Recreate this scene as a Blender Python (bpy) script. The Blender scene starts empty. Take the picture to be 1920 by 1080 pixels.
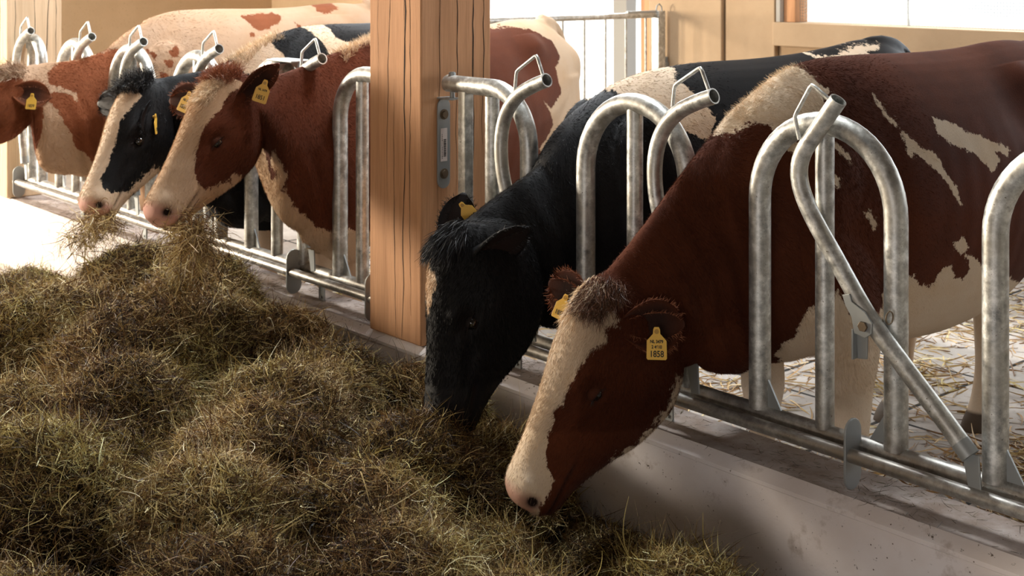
import bpy, bmesh, math, random
import numpy as np
from mathutils import Vector, Matrix, Euler

C = bpy.context.scene.collection
random.seed(7)
PI = math.pi
V = Vector

# ------------------------------------------------------------------ camera
cam_d = bpy.data.cameras.new('camera')
cam = bpy.data.objects.new('camera', cam_d)
C.objects.link(cam)
cam.location = (0.0, -2.94, 1.75)
cam.rotation_euler = (PI / 2, 0, math.radians(48.4))
cam_d.sensor_width = 36
cam_d.lens = 2431 / 1920 * 36
cam_d.shift_y = -602 / 1920
cam_d.clip_end = 200
cam_d.dof.use_dof = True
cam_d.dof.focus_distance = 3.6
cam_d.dof.aperture_fstop = 7.0
bpy.context.scene.camera = cam

# ------------------------------------------------------------------ world, lights, exposure
sc = bpy.context.scene
sc.view_settings.view_transform = 'Standard'
sc.view_settings.look = 'None'
sc.view_settings.gamma = 1
sc.view_settings.use_curve_mapping = False
sc.view_settings.exposure = 0.2
sc.cycles.use_denoising = True
sc.cycles.max_bounces = 6
sc.cycles.sample_clamp_indirect = 4.0

wd = bpy.data.worlds.new('sky')
sc.world = wd
wd.use_nodes = True
bg = wd.node_tree.nodes['Background']
bg.inputs[0].default_value = (0.93, 0.97, 1.0, 1)
bg.inputs[1].default_value = 1.35


def area(name, loc, target, sx, sy, power, col):
    l = bpy.data.lights.new(name, 'AREA')
    l.shape = 'RECTANGLE'
    l.size, l.size_y = sx, sy
    l.energy = power
    l.color = col
    o = bpy.data.objects.new(name, l)
    C.objects.link(o)
    o.location = loc
    o.rotation_euler = (V(target) - V(loc)).to_track_quat('-Z', 'Y').to_euler()
    return o


# daylight through the open barn door at the far end of the feed alley
area('door_daylight', (-11.5, -3.9, 2.1), (-4.6, -0.6, 0.6), 1.5, 1.7, 1060, (1.0, 0.87, 0.70))
# daylight from the yard opening and the window band behind the stalls
area('yard_daylight', (-7.9, 4.1, 2.3), (-4.5, 0, 1.0), 2.6, 2.0, 130, (0.90, 0.95, 1.0))
area('window_daylight', (-1.8, 4.05, 1.95), (-2.2, 0, 1.0), 6.0, 1.1, 75, (0.88, 0.94, 1.0))
# cool roof light strip over the alley
area('roof_light', (-3.4, -2.2, 4.2), (-3.4, -1.0, 0.0), 6.0, 0.6, 7, (0.74, 0.87, 1.0))
area('back_wall_fill', (-8.0, 1.6, 4.25), (-8.6, 2.4, 0.0), 7.0, 1.0, 55, (1.0, 0.95, 0.86))  # added overhead lamp to brighten the tan back wall and cow backs
area('hay_top_light', (-6.0, 0.7, 4.22), (-4.9, -0.8, 0.3), 1.1, 0.6, 200, (0.92, 0.97, 1.0))  # added lamp above and behind the hay, lights the lump tops
area('hay_top_light', (-3.6, 0.7, 4.22), (-2.9, -0.8, 0.3), 1.1, 0.6, 150, (0.92, 0.97, 1.0))  # second added top lamp, for contrast on the near hay
area('alley_fill', (-0.4, -5.2, 0.9), (-1.6, -0.1, 0.15), 2.4, 0.8, 34, (1.0, 0.93, 0.90))
# sun on the yard behind the barn
su = bpy.data.lights.new('yard_sun', 'SUN'); su.energy = 3.5; su.angle = math.radians(1); su.color = (1.0, 0.96, 0.9)
suo = bpy.data.objects.new('yard_sun', su); C.objects.link(suo)
suo.rotation_euler = V((0.35, -0.8, -1.05)).to_track_quat('-Z', 'Y').to_euler()
# patch of low sun that falls through the door onto the kerb
sl = bpy.data.lights.new('sun_patch', 'SPOT')
sl.energy = 110; sl.spot_size = math.radians(24); sl.spot_blend = 0.9; sl.color = (1.0, 0.90, 0.74); sl.shadow_soft_size = 0.12
so = bpy.data.objects.new('sun_patch', sl); C.objects.link(so)
so.location = (-9.6, -5.4, 2.6)
so.rotation_euler = (V((-7.3, -0.1, 0.25)) - V(so.location)).to_track_quat('-Z', 'Y').to_euler()


# ------------------------------------------------------------------ helpers
def link(name, me, parent=None):
    o = bpy.data.objects.new(name, me)
    C.objects.link(o)
    if parent is not None:
        o.parent = parent
    return o


def empty(name, loc=(0, 0, 0)):
    o = bpy.data.objects.new(name, None)
    o.empty_display_size = 0.1
    C.objects.link(o)
    o.location = loc
    return o


def tag(o, label=None, cat=None, group=None, kind=None):
    if label: o['label'] = label
    if cat: o['category'] = cat
    if group: o['group'] = group
    if kind: o['kind'] = kind
    return o


class MB:
    """collects boxes, tubes and prisms into one mesh"""
    def __init__(s):
        s.v = []; s.f = []; s.sm = []

    def add(s, vs, fs, smooth=False):
        b = len(s.v)
        s.v += [tuple(v) for v in vs]
        s.f += [tuple(b + i for i in f) for f in fs]
        s.sm += [smooth] * len(fs)

    def box(s, a, b, m=None):
        x0, y0, z0 = a; x1, y1, z1 = b
        vs = [V(p) for p in ((x0, y0, z0), (x1, y0, z0), (x1, y1, z0), (x0, y1, z0), (x0, y0, z1), (x1, y0, z1), (x1, y1, z1), (x0, y1, z1))]
        if m: vs = [m @ v for v in vs]
        s.add(vs, [(0, 3, 2, 1), (4, 5, 6, 7), (0, 1, 5, 4), (1, 2, 6, 5), (2, 3, 7, 6), (3, 0, 4, 7)])

    def tube(s, pts, r, n=18, hollow=0.0, caps=True, rs=None):
        pts = [V(p) for p in pts]
        k = len(pts)
        tans = []
        for i in range(k):
            a = pts[max(i - 1, 0)]; b = pts[min(i + 1, k - 1)]
            tans.append((b - a).normalized())
        up = V((0, 0, 1)) if abs(tans[0].z) < 0.9 else V((0, 1, 0))
        nrm = (up - tans[0] * up.dot(tans[0])).normalized()
        rings = []
        for i in range(k):
            nrm = (nrm - tans[i] * nrm.dot(tans[i])).normalized()
            bi = tans[i].cross(nrm)
            rr = rs[i] if rs else r
            rings.append([pts[i] + (nrm * math.cos(2 * PI * j / n) + bi * math.sin(2 * PI * j / n)) * rr for j in range(n)])
        vs = [v for ring in rings for v in ring]
        fs = []
        for i in range(k - 1):
            for j in range(n):
                fs.append((i * n + j, i * n + (j + 1) % n, (i + 1) * n + (j + 1) % n, (i + 1) * n + j))
        s.add(vs, fs, True)
        if hollow > 0:
            # open end: rim and inner wall at the last point, closed start
            ri = (r - hollow) / r
            c = pts[-1]; t = tans[-1]
            outer = rings[-1]
            inner = [c + (v - c) * ri for v in outer]
            deep = [v - t * 0.06 for v in inner]
            vv = outer + inner + deep
            ff = []
            for j in range(n):
                j2 = (j + 1) % n
                ff.append((j, j2, n + j2, n + j))
                ff.append((n + j, n + j2, 2 * n + j2, 2 * n + j))
            ff.append(tuple(2 * n + j for j in range(n)))
            s.add(vv, ff, False)
            s.add(rings[0], [tuple(reversed(range(n)))])
        elif caps:
            s.add(rings[0], [tuple(reversed(range(n)))])
            s.add(rings[-1], [tuple(range(n))])

    def prism(s, outline, origin, ex, ey, ez, depth):
        """outline in (u,v), extruded along ez by depth"""
        o = V(origin); ex = V(ex); ey = V(ey); ez = V(ez)
        n = len(outline)
        a = [o + ex * u + ey * v for u, v in outline]
        b = [p + ez * depth for p in a]
        fs = [tuple(reversed(range(n))), tuple(range(n, 2 * n))]
        for i in range(n):
            j = (i + 1) % n
            fs.append((i, j, n + j, n + i))
        s.add(a + b, fs)

    def build(s, name, m, parent=None, bevel=0.0):
        me = bpy.data.meshes.new(name)
        me.from_pydata(s.v, [], s.f)
        me.polygons.foreach_set('use_smooth', s.sm)
        me.materials.append(m)
        me.update()
        o = link(name, me, parent)
        if bevel:
            b = o.modifiers.new('bevel', 'BEVEL'); b.width = bevel; b.segments = 2; b.limit_method = 'ANGLE'
        return o


def smooth_path(pts, sub=6):
    """Catmull-Rom through pts"""
    P = [np.array(p, float) for p in pts]
    P = [2 * P[0] - P[1]] + P + [2 * P[-1] - P[-2]]
    out = []
    for i in range(1, len(P) - 2):
        for k in range(sub):
            t = k / sub
            a, b, c, d = P[i - 1], P[i], P[i + 1], P[i + 2]
            out.append(0.5 * (2 * b + (c - a) * t + (2 * a - 5 * b + 4 * c - d) * t * t + (3 * b - a - 3 * c + d) * t ** 3))
    out.append(P[-2])
    return out


# ------------------------------------------------------------------ materials
class NT:
    def __init__(s, name):
        s.m = bpy.data.materials.new(name); s.m.use_nodes = True
        s.t = s.m.node_tree; s.b = s.t.nodes['Principled BSDF']

    def n(s, typ, **kw):
        nd = s.t.nodes.new(typ)
        for k, v in kw.items():
            if hasattr(nd, k): setattr(nd, k, v)
        return nd

    def l(s, a, b): s.t.links.new(a, b)

    def noise(s, scale, detail=4, rough=0.55, vec=None, stretch=None, coord='Object'):
        tc = s.n('ShaderNodeTexCoord')
        src = tc.outputs[coord]
        if stretch:
            mp = s.n('ShaderNodeMapping'); mp.inputs['Scale'].default_value = stretch
            s.l(src, mp.inputs[0]); src = mp.outputs[0]
        nz = s.n('ShaderNodeTexNoise')
        nz.inputs['Scale'].default_value = scale; nz.inputs['Detail'].default_value = detail; nz.inputs['Roughness'].default_value = rough
        s.l(src, nz.inputs['Vector'])
        return nz.outputs['Fac']

    def ramp(s, fac, stops):
        r = s.n('ShaderNodeValToRGB')
        e = r.color_ramp.elements
        while len(e) < len(stops): e.new(0.5)
        for i, (p, c) in enumerate(stops):
            e[i].position = p; e[i].color = (*c, 1) if len(c) == 3 else c
        s.l(fac, r.inputs[0])
        return r.outputs[0]

    def math(s, op, a, b=0.0, clamp=False):
        m = s.n('ShaderNodeMath'); m.operation = op; m.use_clamp = clamp
        for i, x in enumerate((a, b)):
            if isinstance(x, (int, float)): m.inputs[i].default_value = x
            else: s.l(x, m.inputs[i])
        return m.outputs[0]

    def mix(s, fac, a, b, mode='MIX'):
        m = s.n('ShaderNodeMix'); m.data_type = 'RGBA'; m.blend_type = mode
        for i, x in ((0, fac), (6, a), (7, b)):
            if isinstance(x, (int, float)): m.inputs[i].default_value = x
            elif isinstance(x, tuple): m.inputs[i].default_value = (*x, 1)
            else: s.l(x, m.inputs[i])
        return m.outputs[2]

    def bump(s, h, strength=0.3, dist=0.01):
        b = s.n('ShaderNodeBump'); b.inputs['Strength'].default_value = strength; b.inputs['Distance'].default_value = dist
        s.l(h, b.inputs['Height']); s.l(b.outputs[0], s.b.inputs['Normal'])
        return b

    def col(s, x):
        if isinstance(x, tuple): s.b.inputs['Base Color'].default_value = (*x, 1)
        else: s.l(x, s.b.inputs['Base Color'])

    def set(s, **kw):
        names = dict(rough='Roughness', metal='Metallic', spec='Specular IOR Level', sheen='Sheen Weight', coat='Coat Weight')
        for k, v in kw.items():
            i = s.b.inputs[names[k]]
            if isinstance(v, (int, float)): i.default_value = v
            else: s.l(v, i)


def mat_galv():
    t = NT('galvanised_steel')
    big = t.noise(9, 4, 0.6)
    vor = t.n('ShaderNodeTexVoronoi'); vor.inputs['Scale'].default_value = 55
    tc = t.n('ShaderNodeTexCoord'); t.l(tc.outputs['Object'], vor.inputs['Vector'])
    grime = t.noise(3.0, 4, 0.6)
    spang = t.noise(30, 4, 0.7)
    c = t.ramp(spang, [(0.30, (0.27, 0.28, 0.27)), (0.44, (0.46, 0.46, 0.44)), (0.54, (0.60, 0.61, 0.58)), (0.66, (0.84, 0.84, 0.81))])
    c = t.mix(t.ramp(big, [(0.45, (0, 0, 0)), (0.75, (1, 1, 1))]), c, (0.42, 0.40, 0.35), 'MIX')
    sp = t.noise(160, 2, 0.5)
    c = t.mix(t.ramp(sp, [(0.70, (0, 0, 0)), (0.74, (1, 1, 1))]), c, (0.16, 0.14, 0.11))
    tz = t.n('ShaderNodeSeparateXYZ'); t.l(tc.outputs['Object'], tz.inputs[0])
    low = t.math('SUBTRACT', 1.0, t.math('MULTIPLY', t.math('SUBTRACT', tz.outputs['Z'], 0.50), 12.0, True), True)
    c = t.mix(t.math('MULTIPLY', t.math('MULTIPLY', low, grime), 0.95), c, (0.20, 0.155, 0.12))
    t.col(c)
    t.set(metal=0.72, rough=t.ramp(spang, [(0.35, (0.36,) * 3), (0.7, (0.56,) * 3)]))
    t.bump(t.noise(120, 4, 0.6), 0.12, 0.003)
    return t.m


def mat_simple(name, col, rough=0.6, metal=0.0, spec=0.5):
    t = NT(name); t.col(col); t.set(rough=rough, metal=metal, spec=spec); return t.m


def mat_wood(name='spruce_timber', warm=(0.58, 0.31, 0.16), dark=(0.36, 0.17, 0.075)):
    t = NT(name)
    grain = t.noise(3.2, 5, 0.55, stretch=(7, 7, 0.35))
    fine = t.noise(14, 5, 0.7, stretch=(12, 12, 0.35))
    knots = t.noise(1.7, 2, 0.4, stretch=(3, 3, 1.1))
    c = t.ramp(grain, [(0.15, dark), (0.42, warm), (0.7, (warm[0] * 1.2, warm[1] * 1.22, warm[2] * 1.25))])
    c = t.mix(t.ramp(fine, [(0.30, (0.30,) * 3), (0.55, (0, 0, 0))]), c, (dark[0] * .8, dark[1] * .75, dark[2] * .7))
    c = t.mix(t.ramp(knots, [(0.70, (0, 0, 0)), (0.75, (1, 1, 1))]), c, (0.12, 0.05, 0.02))
    t.col(c); t.set(rough=0.75, spec=0.25)
    t.bump(fine, 0.35, 0.004)
    return t.m


def mat_kerb():
    t = NT('whitewashed_concrete')
    a = t.noise(2.2, 5, 0.6); b = t.noise(38, 4, 0.7); g = t.noise(9, 5, 0.65)
    c = t.ramp(a, [(0.3, (0.72, 0.64, 0.60)), (0.7, (0.86, 0.83, 0.84))])
    c = t.mix(t.ramp(g, [(0.58, (0, 0, 0)), (0.72, (0.7,) * 3)]), c, (0.36, 0.28, 0.22))
    c = t.mix(t.ramp(b, [(0.64, (0, 0, 0)), (0.70, (1, 1, 1))]), c, (0.10, 0.075, 0.05))
    # trodden-in grime lies on the flat top only
    geo = t.n('ShaderNodeTexCoord'); sep = t.n('ShaderNodeSeparateXYZ'); t.l(geo.outputs['Normal'], sep.inputs[0])
    topm = t.math('MULTIPLY', t.math('SUBTRACT', sep.outputs['Z'], 0.85, True), 6.0, True)
    gr = t.ramp(t.noise(5, 5, 0.7), [(0.3, (0.55,) * 3), (0.65, (1, 1, 1))])
    c = t.mix(t.math('MULTIPLY', topm, gr), c, (0.20, 0.135, 0.095))
    fl = t.n('ShaderNodeTexVoronoi'); fl.inputs['Scale'].default_value = 46; tc2 = t.n('ShaderNodeTexCoord'); t.l(tc2.outputs['Object'], fl.inputs['Vector'])
    fl.inputs['Randomness'].default_value = 1.0
    c = t.mix(t.math('MULTIPLY', t.ramp(t.noise(4, 3, 0.6), [(0.48, (0, 0, 0)), (0.56, (1, 1, 1))]), t.ramp(fl.outputs['Distance'], [(0.07, (1, 1, 1)), (0.11, (0, 0, 0))])), c, (0.16, 0.12, 0.09))
    t.col(c); t.set(rough=0.85, spec=0.2)
    t.bump(b, 0.25, 0.004)
    return t.m


def mat_plaster(name, c0, c1, sc_=3.0, fleck=0.62):
    t = NT(name)
    a = t.noise(sc_, 5, 0.6); b = t.noise(60, 3, 0.6)
    c = t.ramp(a, [(0.3, c0), (0.7, c1)])
    c = t.mix(t.ramp(b, [(fleck, (0, 0, 0)), (fleck + .1, (0.6,) * 3)]), c, (c0[0] * .5, c0[1] * .5, c0[2] * .5))
    t.col(c); t.set(rough=0.9, spec=0.15); t.bump(b, 0.2, 0.004)
    return t.m


GALV = mat_galv()
WOOD = mat_wood()
KERB = mat_kerb()
CONC = mat_plaster('stall_concrete', (0.30, 0.27, 0.24), (0.47, 0.43, 0.39))
WALL = mat_plaster('tan_wall_panel', (0.50, 0.36, 0.22), (0.62, 0.46, 0.30), 1.2)
PANEL = mat_plaster('ochre_facing_board', (0.44, 0.315, 0.20), (0.53, 0.39, 0.255), 2.0, 0.70)
DARKROOF = mat_simple('roof_boards', (0.10, 0.075, 0.05), 0.9)
STEEL = mat_simple('dull_zinc_plate', (0.36, 0.38, 0.38), 0.5, 0.6)
BOLT = mat_simple('rusty_bolt', (0.20, 0.15, 0.10), 0.5, 0.7)
RUBBER = mat_simple('black_gap', (0.012, 0.01, 0.008), 0.9)
PAPER = mat_simple('sticker_paper', (0.72, 0.64, 0.60), 0.7)
INK = mat_simple('black_ink', (0.02, 0.018, 0.016), 0.7)
YELLOW = mat_simple('yellow_tag_plastic', (0.80, 0.48, 0.07), 0.45)

# ------------------------------------------------------------------ setting
def structure(name, a, b, m, parent=None):
    mb = MB(); mb.box(a, b); o = mb.build(name, m)
    o['kind'] = 'structure'
    return o


floor_m = NT('alley_floor')
a_ = floor_m.noise(1.5, 6, 0.6); b_ = floor_m.noise(30, 4, 0.6)
cc = floor_m.ramp(a_, [(0.3, (0.34, 0.31, 0.28)), (0.7, (0.55, 0.52, 0.49))])
cc = floor_m.mix(floor_m.ramp(b_, [(0.6, (0, 0, 0)), (0.7, (0.8,) * 3)]), cc, (0.16, 0.12, 0.07))
floor_m.col(cc); floor_m.set(rough=0.8, spec=0.3); floor_m.bump(b_, 0.2, 0.004)
structure('floor', (-22, -6, -0.12), (6, 9, 0.0), floor_m.m)
sf = MB(); sf.box((-9.3, 0.13, 0.0), (5.9, 4.25, 0.003)); so_ = sf.build('floor_stall', CONC); so_['kind'] = 'structure'
gp = MB()
for k in range(24):
    gp.box((-9.0 + k * 0.62, 0.15, 0.003), (-8.982 + k * 0.62, 4.2, 0.0036))
for k in range(5):
    gp.box((-9.2, 0.75 + k * 0.72, 0.003), (5.8, 0.765 + k * 0.72, 0.0036))
g_ = gp.build('slab_gaps', RUBBER, so_)
structure('ceiling', (-22, -6, 4.3), (6, 4.9, 4.45), DARKROOF)
WP = mat_simple('alley_side_wall', (0.20, 0.16, 0.12), 0.9)
structure('wall_front', (-22, -6.2, 0), (6, -6, 4.3), WP)
structure('wall_left', (-12.2, -1.2, 0), (-12, 4.5, 4.3), WALL)
structure('wall_lintel_left', (-12.2, -6, 3.3), (-12, -1.2, 4.3), WP)
structure('wall_right', (6, -6, 0), (6.15, 4.9, 4.3), WP)

YB = 4.30   # inner face of the back wall
wl = MB(); wl.box((-22, YB, 0), (-9.4, YB + 0.2, 4.3)); o = wl.build('wall_back', WALL); o['kind'] = 'structure'
wb = MB()
wb.box((-5.42, YB + 0.02, 0), (6, YB + 0.2, 1.215))
wb.box((-5.42, YB + 0.02, 2.55), (6, YB + 0.2, 4.3))
o = wb.build('wall_rear', PANEL); o['kind'] = 'structure'
wg = MB(); wg.box((-9.4, YB, 3.0), (-5.42, YB + 0.2, 4.3)); o = wg.build('wall_lintel', WALL); o['kind'] = 'structure'
# window band
root = empty('window_1', (-2.5, YB, 1.3)); root['kind'] = 'structure'
sill = MB(); sill.box((-2.92, -0.06, -0.085), (8.4, 0.22, 0.075)); sill.build('window_sill', PANEL, root, 0.006)
fr = MB(); fr.box((-2.885, 0.02, 0.075), (-2.79, 0.16, 1.25)); fr.build('window_frame', WOOD, root, 0.004)
fr = MB(); fr.box((-2.92, -0.02, 0.075), (-2.886, 0.16, 1.25)); fr.build('frame_reveal', mat_simple('grey_reveal', (0.42, 0.40, 0.36), .8), root, 0.004)
mesh_m = MB()
for i in range(180):
    x = -2.79 + i * 0.02
    mesh_m.box((x, 0.075, 0.075), (x + 0.0016, 0.0766, 1.25))
for i in range(58):
    z = 0.075 + i * 0.02
    mesh_m.box((-2.79, 0.080, z), (0.90, 0.0816, z + 0.0016))
mesh_m.build('wire_mesh', STEEL, root)
for k, x in enumerate((-1.98, -0.72)):
    b = MB(); b.box((x, 0.086, 0.075), (x + 0.012, 0.10, 1.25)); b.build('mesh_rod', STEEL, root)
# cladding boards of the column beside the yard opening
for k, (x0, x1, yy) in enumerate(((-6.56, -5.86, YB - 0.05), (-5.86, -5.42, YB - 0.02))):
    mb = MB(); mb.box((x0, yy, 0), (x1 - 0.012, YB + 0.2, 4.3))
    o = mb.build('trim_%d' % (k + 1), PANEL, None, 0.008); o['kind'] = 'structure'
mb = MB(); mb.box((-6.66, YB - 0.03, 0), (-6.561, YB + 0.15, 4.3)); o = mb.build('trim_3', WOOD, None, 0.004); o['kind'] = 'structure'

# joints in the boards
# yard: bright gravel outside with a low wall far away
YARD = mat_plaster('yard_gravel', (0.80, 0.78, 0.74), (0.92, 0.90, 0.86), 8)
mb = MB(); mb.box((-40, 9.0, -0.13), (10, 40, -0.005)); o = mb.build('ground', YARD); o['kind'] = 'structure'

# yard gate, hung beside the opening
def gate():
    root = empty('yard_gate', (-6.38, 2.5, 0))
    tag(root, 'galvanised gate of thin vertical bars in the bright opening behind the cows', 'gate')
    L, top = 1.62, 1.40
    b = MB(); b.tube([(0, 0, top), (0, L, top)], 0.021); b.build('top_rail', GALV, root)
    b = MB(); b.tube([(0, 0, 0.12), (0, L, 0.12)], 0.02); b.build('bottom_rail', GALV, root)
    n = 8
    for i in range(n):
        y = 0.06 + i * (L - 0.16) / (n - 1)
        b = MB(); b.tube([(0, y, 0.12), (0, y, top)], 0.0085, 8); b.build('bar', GALV, root)
    b = MB(); b.box((-0.035, L, 0.0), (0.035, L + 0.075, top + 0.03)); b.build('gate_post', GALV, root, 0.004)
    b = MB(); b.tube([(0.0, L - 0.30, top + 0.02), (0.0, L + 0.02, top + 0.02)], 0.014); b.build('slide_bolt', STEEL, root)
    b = MB()
    b.tube([(0, L + 0.01, top + 0.03), (0, L + 0.02, top + 0.065), (0, L + 0.045, top + 0.08), (0, L + 0.07, top + 0.06), (0, L + 0.075, top + 0.03)], 0.005, 8)
    b.build('lift_ring', STEEL, root)
    b = MB(); b.box((-0.02, L + 0.075, 1.02), (0.02, L + 0.15, 1.05)); b.box((-0.02, L + 0.075, 0.93), (0.02, L + 0.15, 0.955)); b.tube([(0, L + 0.12, 0.93), (0, L + 0.12, 1.09)], 0.012)
    b.build('hinge', STEEL, root)
gate()
o = MB(); o.box((-0.075, 0, 0), (0.075, 0.12, 3.0)); o = o.build('yard_post', mat_simple('grey_painted_steel', (0.36, 0.37, 0.36), 0.6))
o.location = (-7.62, 5.05, 0)
tag(o, 'grey steel post standing outside behind the barred gate', 'post')

# kerb
def kerb():
    mb = MB()
    y0, y1, zt, ch = -0.105, 0.115, 0.387, 0.028
    prof = [(y0, 0), (y0, zt - ch - .012), (y0 - .004, zt - ch - .009), (y0 - .004, zt - ch + .002), (y0 + ch, zt), (y1 - 0.01, zt), (y1, zt - 0.01), (y1, 0)]
    mb.prism(prof, (-9.4, 0, 0), (0, 1, 0), (0, 0, 1), (1, 0, 0), 12.0)
    o = mb.build('feed_kerb', KERB)
    tag(o, 'long low whitewashed concrete kerb carrying the feed fence and posts', 'kerb')
    j = MB()
    for x in (-1.27, -2.9, -5.2, 0.3):
        j.box((x, y0 - 0.0012, 0), (x + 0.003, y0 + 0.004, zt - ch))
    j.build('casting_joint', mat_simple('dark_joint', (0.30, 0.25, 0.22), 0.9), o)  # thin darker strips mark the casting joints
kerb()

# ------------------------------------------------------------------ timber posts
def timber_post(x1, label, w=0.316, y0=-0.10, y1=0.229, m=None):
    mb = MB()
    x0 = x1 - w
    mb.box((x0 - x1, y0, 0), (0, y1, 3.9))
    o = mb.build('timber_post', m or WOOD, None, 0.006)
    o.location = (x1, 0, 0.388)
    tag(o, label, 'post', 'timber posts of the feed fence')
    # drying cracks: thin dark wandering slots let into the faces
    rnd = random.Random(int(abs(x1) * 100))
    def crack(face, c, za, zb, wid):
        cr = MB()
        zz = za; u = c; pts = []
        while zz < zb:
            pts.append((u, zz)); zz += 0.05; u += rnd.uniform(-0.004, 0.004)
        k = len(pts)
        L_, R_ = [], []
        for i, (u, z) in enumerate(pts):
            ww = wid * (0.25 + 0.75 * math.sin(PI * (i + .5) / k)) * rnd.uniform(0.5, 1.2)
            L_.append((u - ww, z)); R_.append((u + ww, z))
        for i in range(k - 1):
            q = [L_[i], R_[i], R_[i + 1], L_[i + 1]]
            if face == 'front': vs = [(a, y0 - 0.0008, z) for a, z in q]
            else: vs = [(0.0008, a, z) for a, z in q]
            cr.add(vs, [(0, 1, 2, 3)])
        cr.build('drying_crack', RUBBER, o)
    for c, za, zb, wd_ in ((-0.115, 0.0, 2.2, 0.0032), (-0.20, 0.5, 1.9, 0.0012), (-0.06, 0.1, 1.6, 0.0015), (-0.26, 0.9, 2.4, 0.001), (-0.10, 0.9, 2.6, 0.0016), (-0.15, 0, 1.0, 0.0012)):
        crack('front', c, za, zb, wd_)
    for c, za, zb, wd_ in ((0.06, 0.5, 2.4, 0.0020), (0.14, 0.2, 1.9, 0.0026), (0.19, 0.7, 2.3, 0.0022), (-0.03, 0.1, 2.0, 0.0012)):
        crack('side', c, za, zb, wd_)
    return o
PALE = mat_wood('pale_timber', (0.62, 0.46, 0.30), (0.48, 0.34, 0.21))
P1X, P2X = -3.69, -7.67
p1 = timber_post(P1X, 'thick squared timber post in the middle, splitting the feed fence')
p2 = timber_post(P2X, 'squared timber post at the far left end of the feed fence', m=PALE)

# ------------------------------------------------------------------ feed fence
def arch_path(xl, xr, zt, zb):
    r = (xr - xl) / 2; c = (xl + xr) / 2
    pts = [(xl, 0, zb)]
    pts += [(c - r * math.cos(a), 0, zt - r * 1.05 + r * 1.05 * math.sin(a)) for a in np.linspace(0, PI, 25)]
    pts += [(xr, 0, zb)]
    return pts


RT = 0.523   # top of rear rail
YN = -0.062  # plane of the neck bars
BAR_OPEN = [(-1.961, 1.404), (-2.015, 1.332), (-2.074, 1.249), (-2.082, 1.177), (-2.046, 1.096), (-1.966, 0.985), (-1.87, 0.856), (-1.763, 0.748), (-1.661, 0.651), (-1.610, 0.600)]
BAR_SHUT = [(-2.376, 1.383), (-2.450, 1.356), (-2.515, 1.322), (-2.572, 1.262), (-2.600, 1.18), (-2.598, 1.08), (-2.570, 0.98), (-2.535, 0.87), (-2.50, 0.76), (-2.47, 0.64)]


def neck_bar(root, dx, path, open_):
    pts = smooth_path([(x + dx, YN, z) for x, z in path], 5)
    rv = list(reversed(pts))
    b = MB(); b.tube(rv, 0.0235, 20, hollow=0.004)
    bar = b.build('neck_bar', GALV, root)
    if open_:
        g = [(-2.083, 1.288), (-2.099, 1.349), (-2.044, 1.439), (-1.985, 1.400)]
    else:
        g = [(-2.532, 1.340), (-2.524, 1.403), (-2.425, 1.462), (-2.395, 1.398)]
    gp = []
    for i, p in enumerate(g):
        q = np.array((p[0] + dx, YN, p[1]))
        if 0 < i < len(g) - 1:
            a = np.array((g[i - 1][0] + dx, YN, g[i - 1][1])); c = np.array((g[i + 1][0] + dx, YN, g[i + 1][1]))
            da = (a - q) / np.linalg.norm(a - q); dc = (c - q) / np.linalg.norm(c - q)
            gp += [q + da * 0.012, q + (da + dc) * 0.002, q + dc * 0.012]
        else: gp.append(q)
    b = MB(); b.tube(gp, 0.0058, 10); b.build('grip_loop', GALV, bar)
    # lower end shoe
    lx, lz = path[-1]
    d = V((path[-1][0] - path[-2][0], 0, path[-1][1] - path[-2][1])).normalized()
    e = V((lx + dx, YN, lz))
    b = MB(); b.tube([e - d * 0.01, e + d * 0.028], 0.0245, 18)
    b.build('end_collar', STEEL, bar)
    b = MB()
    w = 0.022
    b.prism([(-w, 0.0), (w, 0.0), (w + 0.008, -0.10), (0.0, -0.105)], e + d * 0.02 + V((0.004, 0, 0)), (1, 0, 0), (0, 0, 1), (0, 1, 0), 0.006)
    b.build('guide_blade', STEEL, bar, 0.0015)
    return bar


def latch(root, x, z):
    """pivot latch plate with its bolt on the open neck bar"""
    y = YN - 0.03
    b = MB()
    out = [(-0.062, 0.062), (-0.040, 0.068), (-0.034, 0.050), (0.006, 0.030), (0.026, 0.006), (0.024, -0.022), (0.006, -0.036), (-0.012, -0.032), (-0.026, -0.030), (-0.034, 0.010), (-0.052, 0.036)]
    b.prism(out, (x, y, z), (1, 0, 0), (0, 0, 1), (0, 1, 0), 0.006)
    o = b.build('latch_plate', STEEL, root, 0.0015)
    b = MB()
    b.prism([(-0.030, -0.028), (0.002, -0.032), (0.000, -0.094), (-0.028, -0.098)], (x, y + 0.018, z), (1, 0, 0), (0, 0, 1), (0, 1, 0), 0.005)
    b.box((x - 0.034, y, z - 0.098), (x - 0.029, y + 0.045, z - 0.02))
    b.build('latch_tongue', STEEL, root, 0.001)
    b = MB()
    b.tube([(x + 0.002, y - 0.004, z - 0.006), (x + 0.002, y + 0.09, z - 0.006)], 0.008, 12)
    hexa = [(0.0135 * math.cos(a), 0.0135 * math.sin(a)) for a in np.linspace(0, 2 * PI, 7)[:-1]]
    b.prism(hexa, (x + 0.002, y - 0.008, z - 0.006), (1, 0, 0), (0, 0, 1), (0, 1, 0), 0.008)
    b.build('pivot_bolt', BOLT, root, 0.001)
    b = MB(); b.tube([(x + 0.055, y + 0.035 + 0.016 * math.sin(a), z + 0.02 + 0.016 * math.cos(a)) for a in np.linspace(0, 6.0, 20)], 0.0022, 6)
    b.build('tie_wire', BOLT, root)


def gusset(root, x, side):
    b = MB()
    w = 0.05 * side
    b.prism([(0, 0), (w, 0), (0, 0.085)], (x, -0.004, RT - 0.006), (1, 0, 0), (0, 0, 1), (0, 1, 0), 0.006)
    b.build('gusset', STEEL, root)


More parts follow.
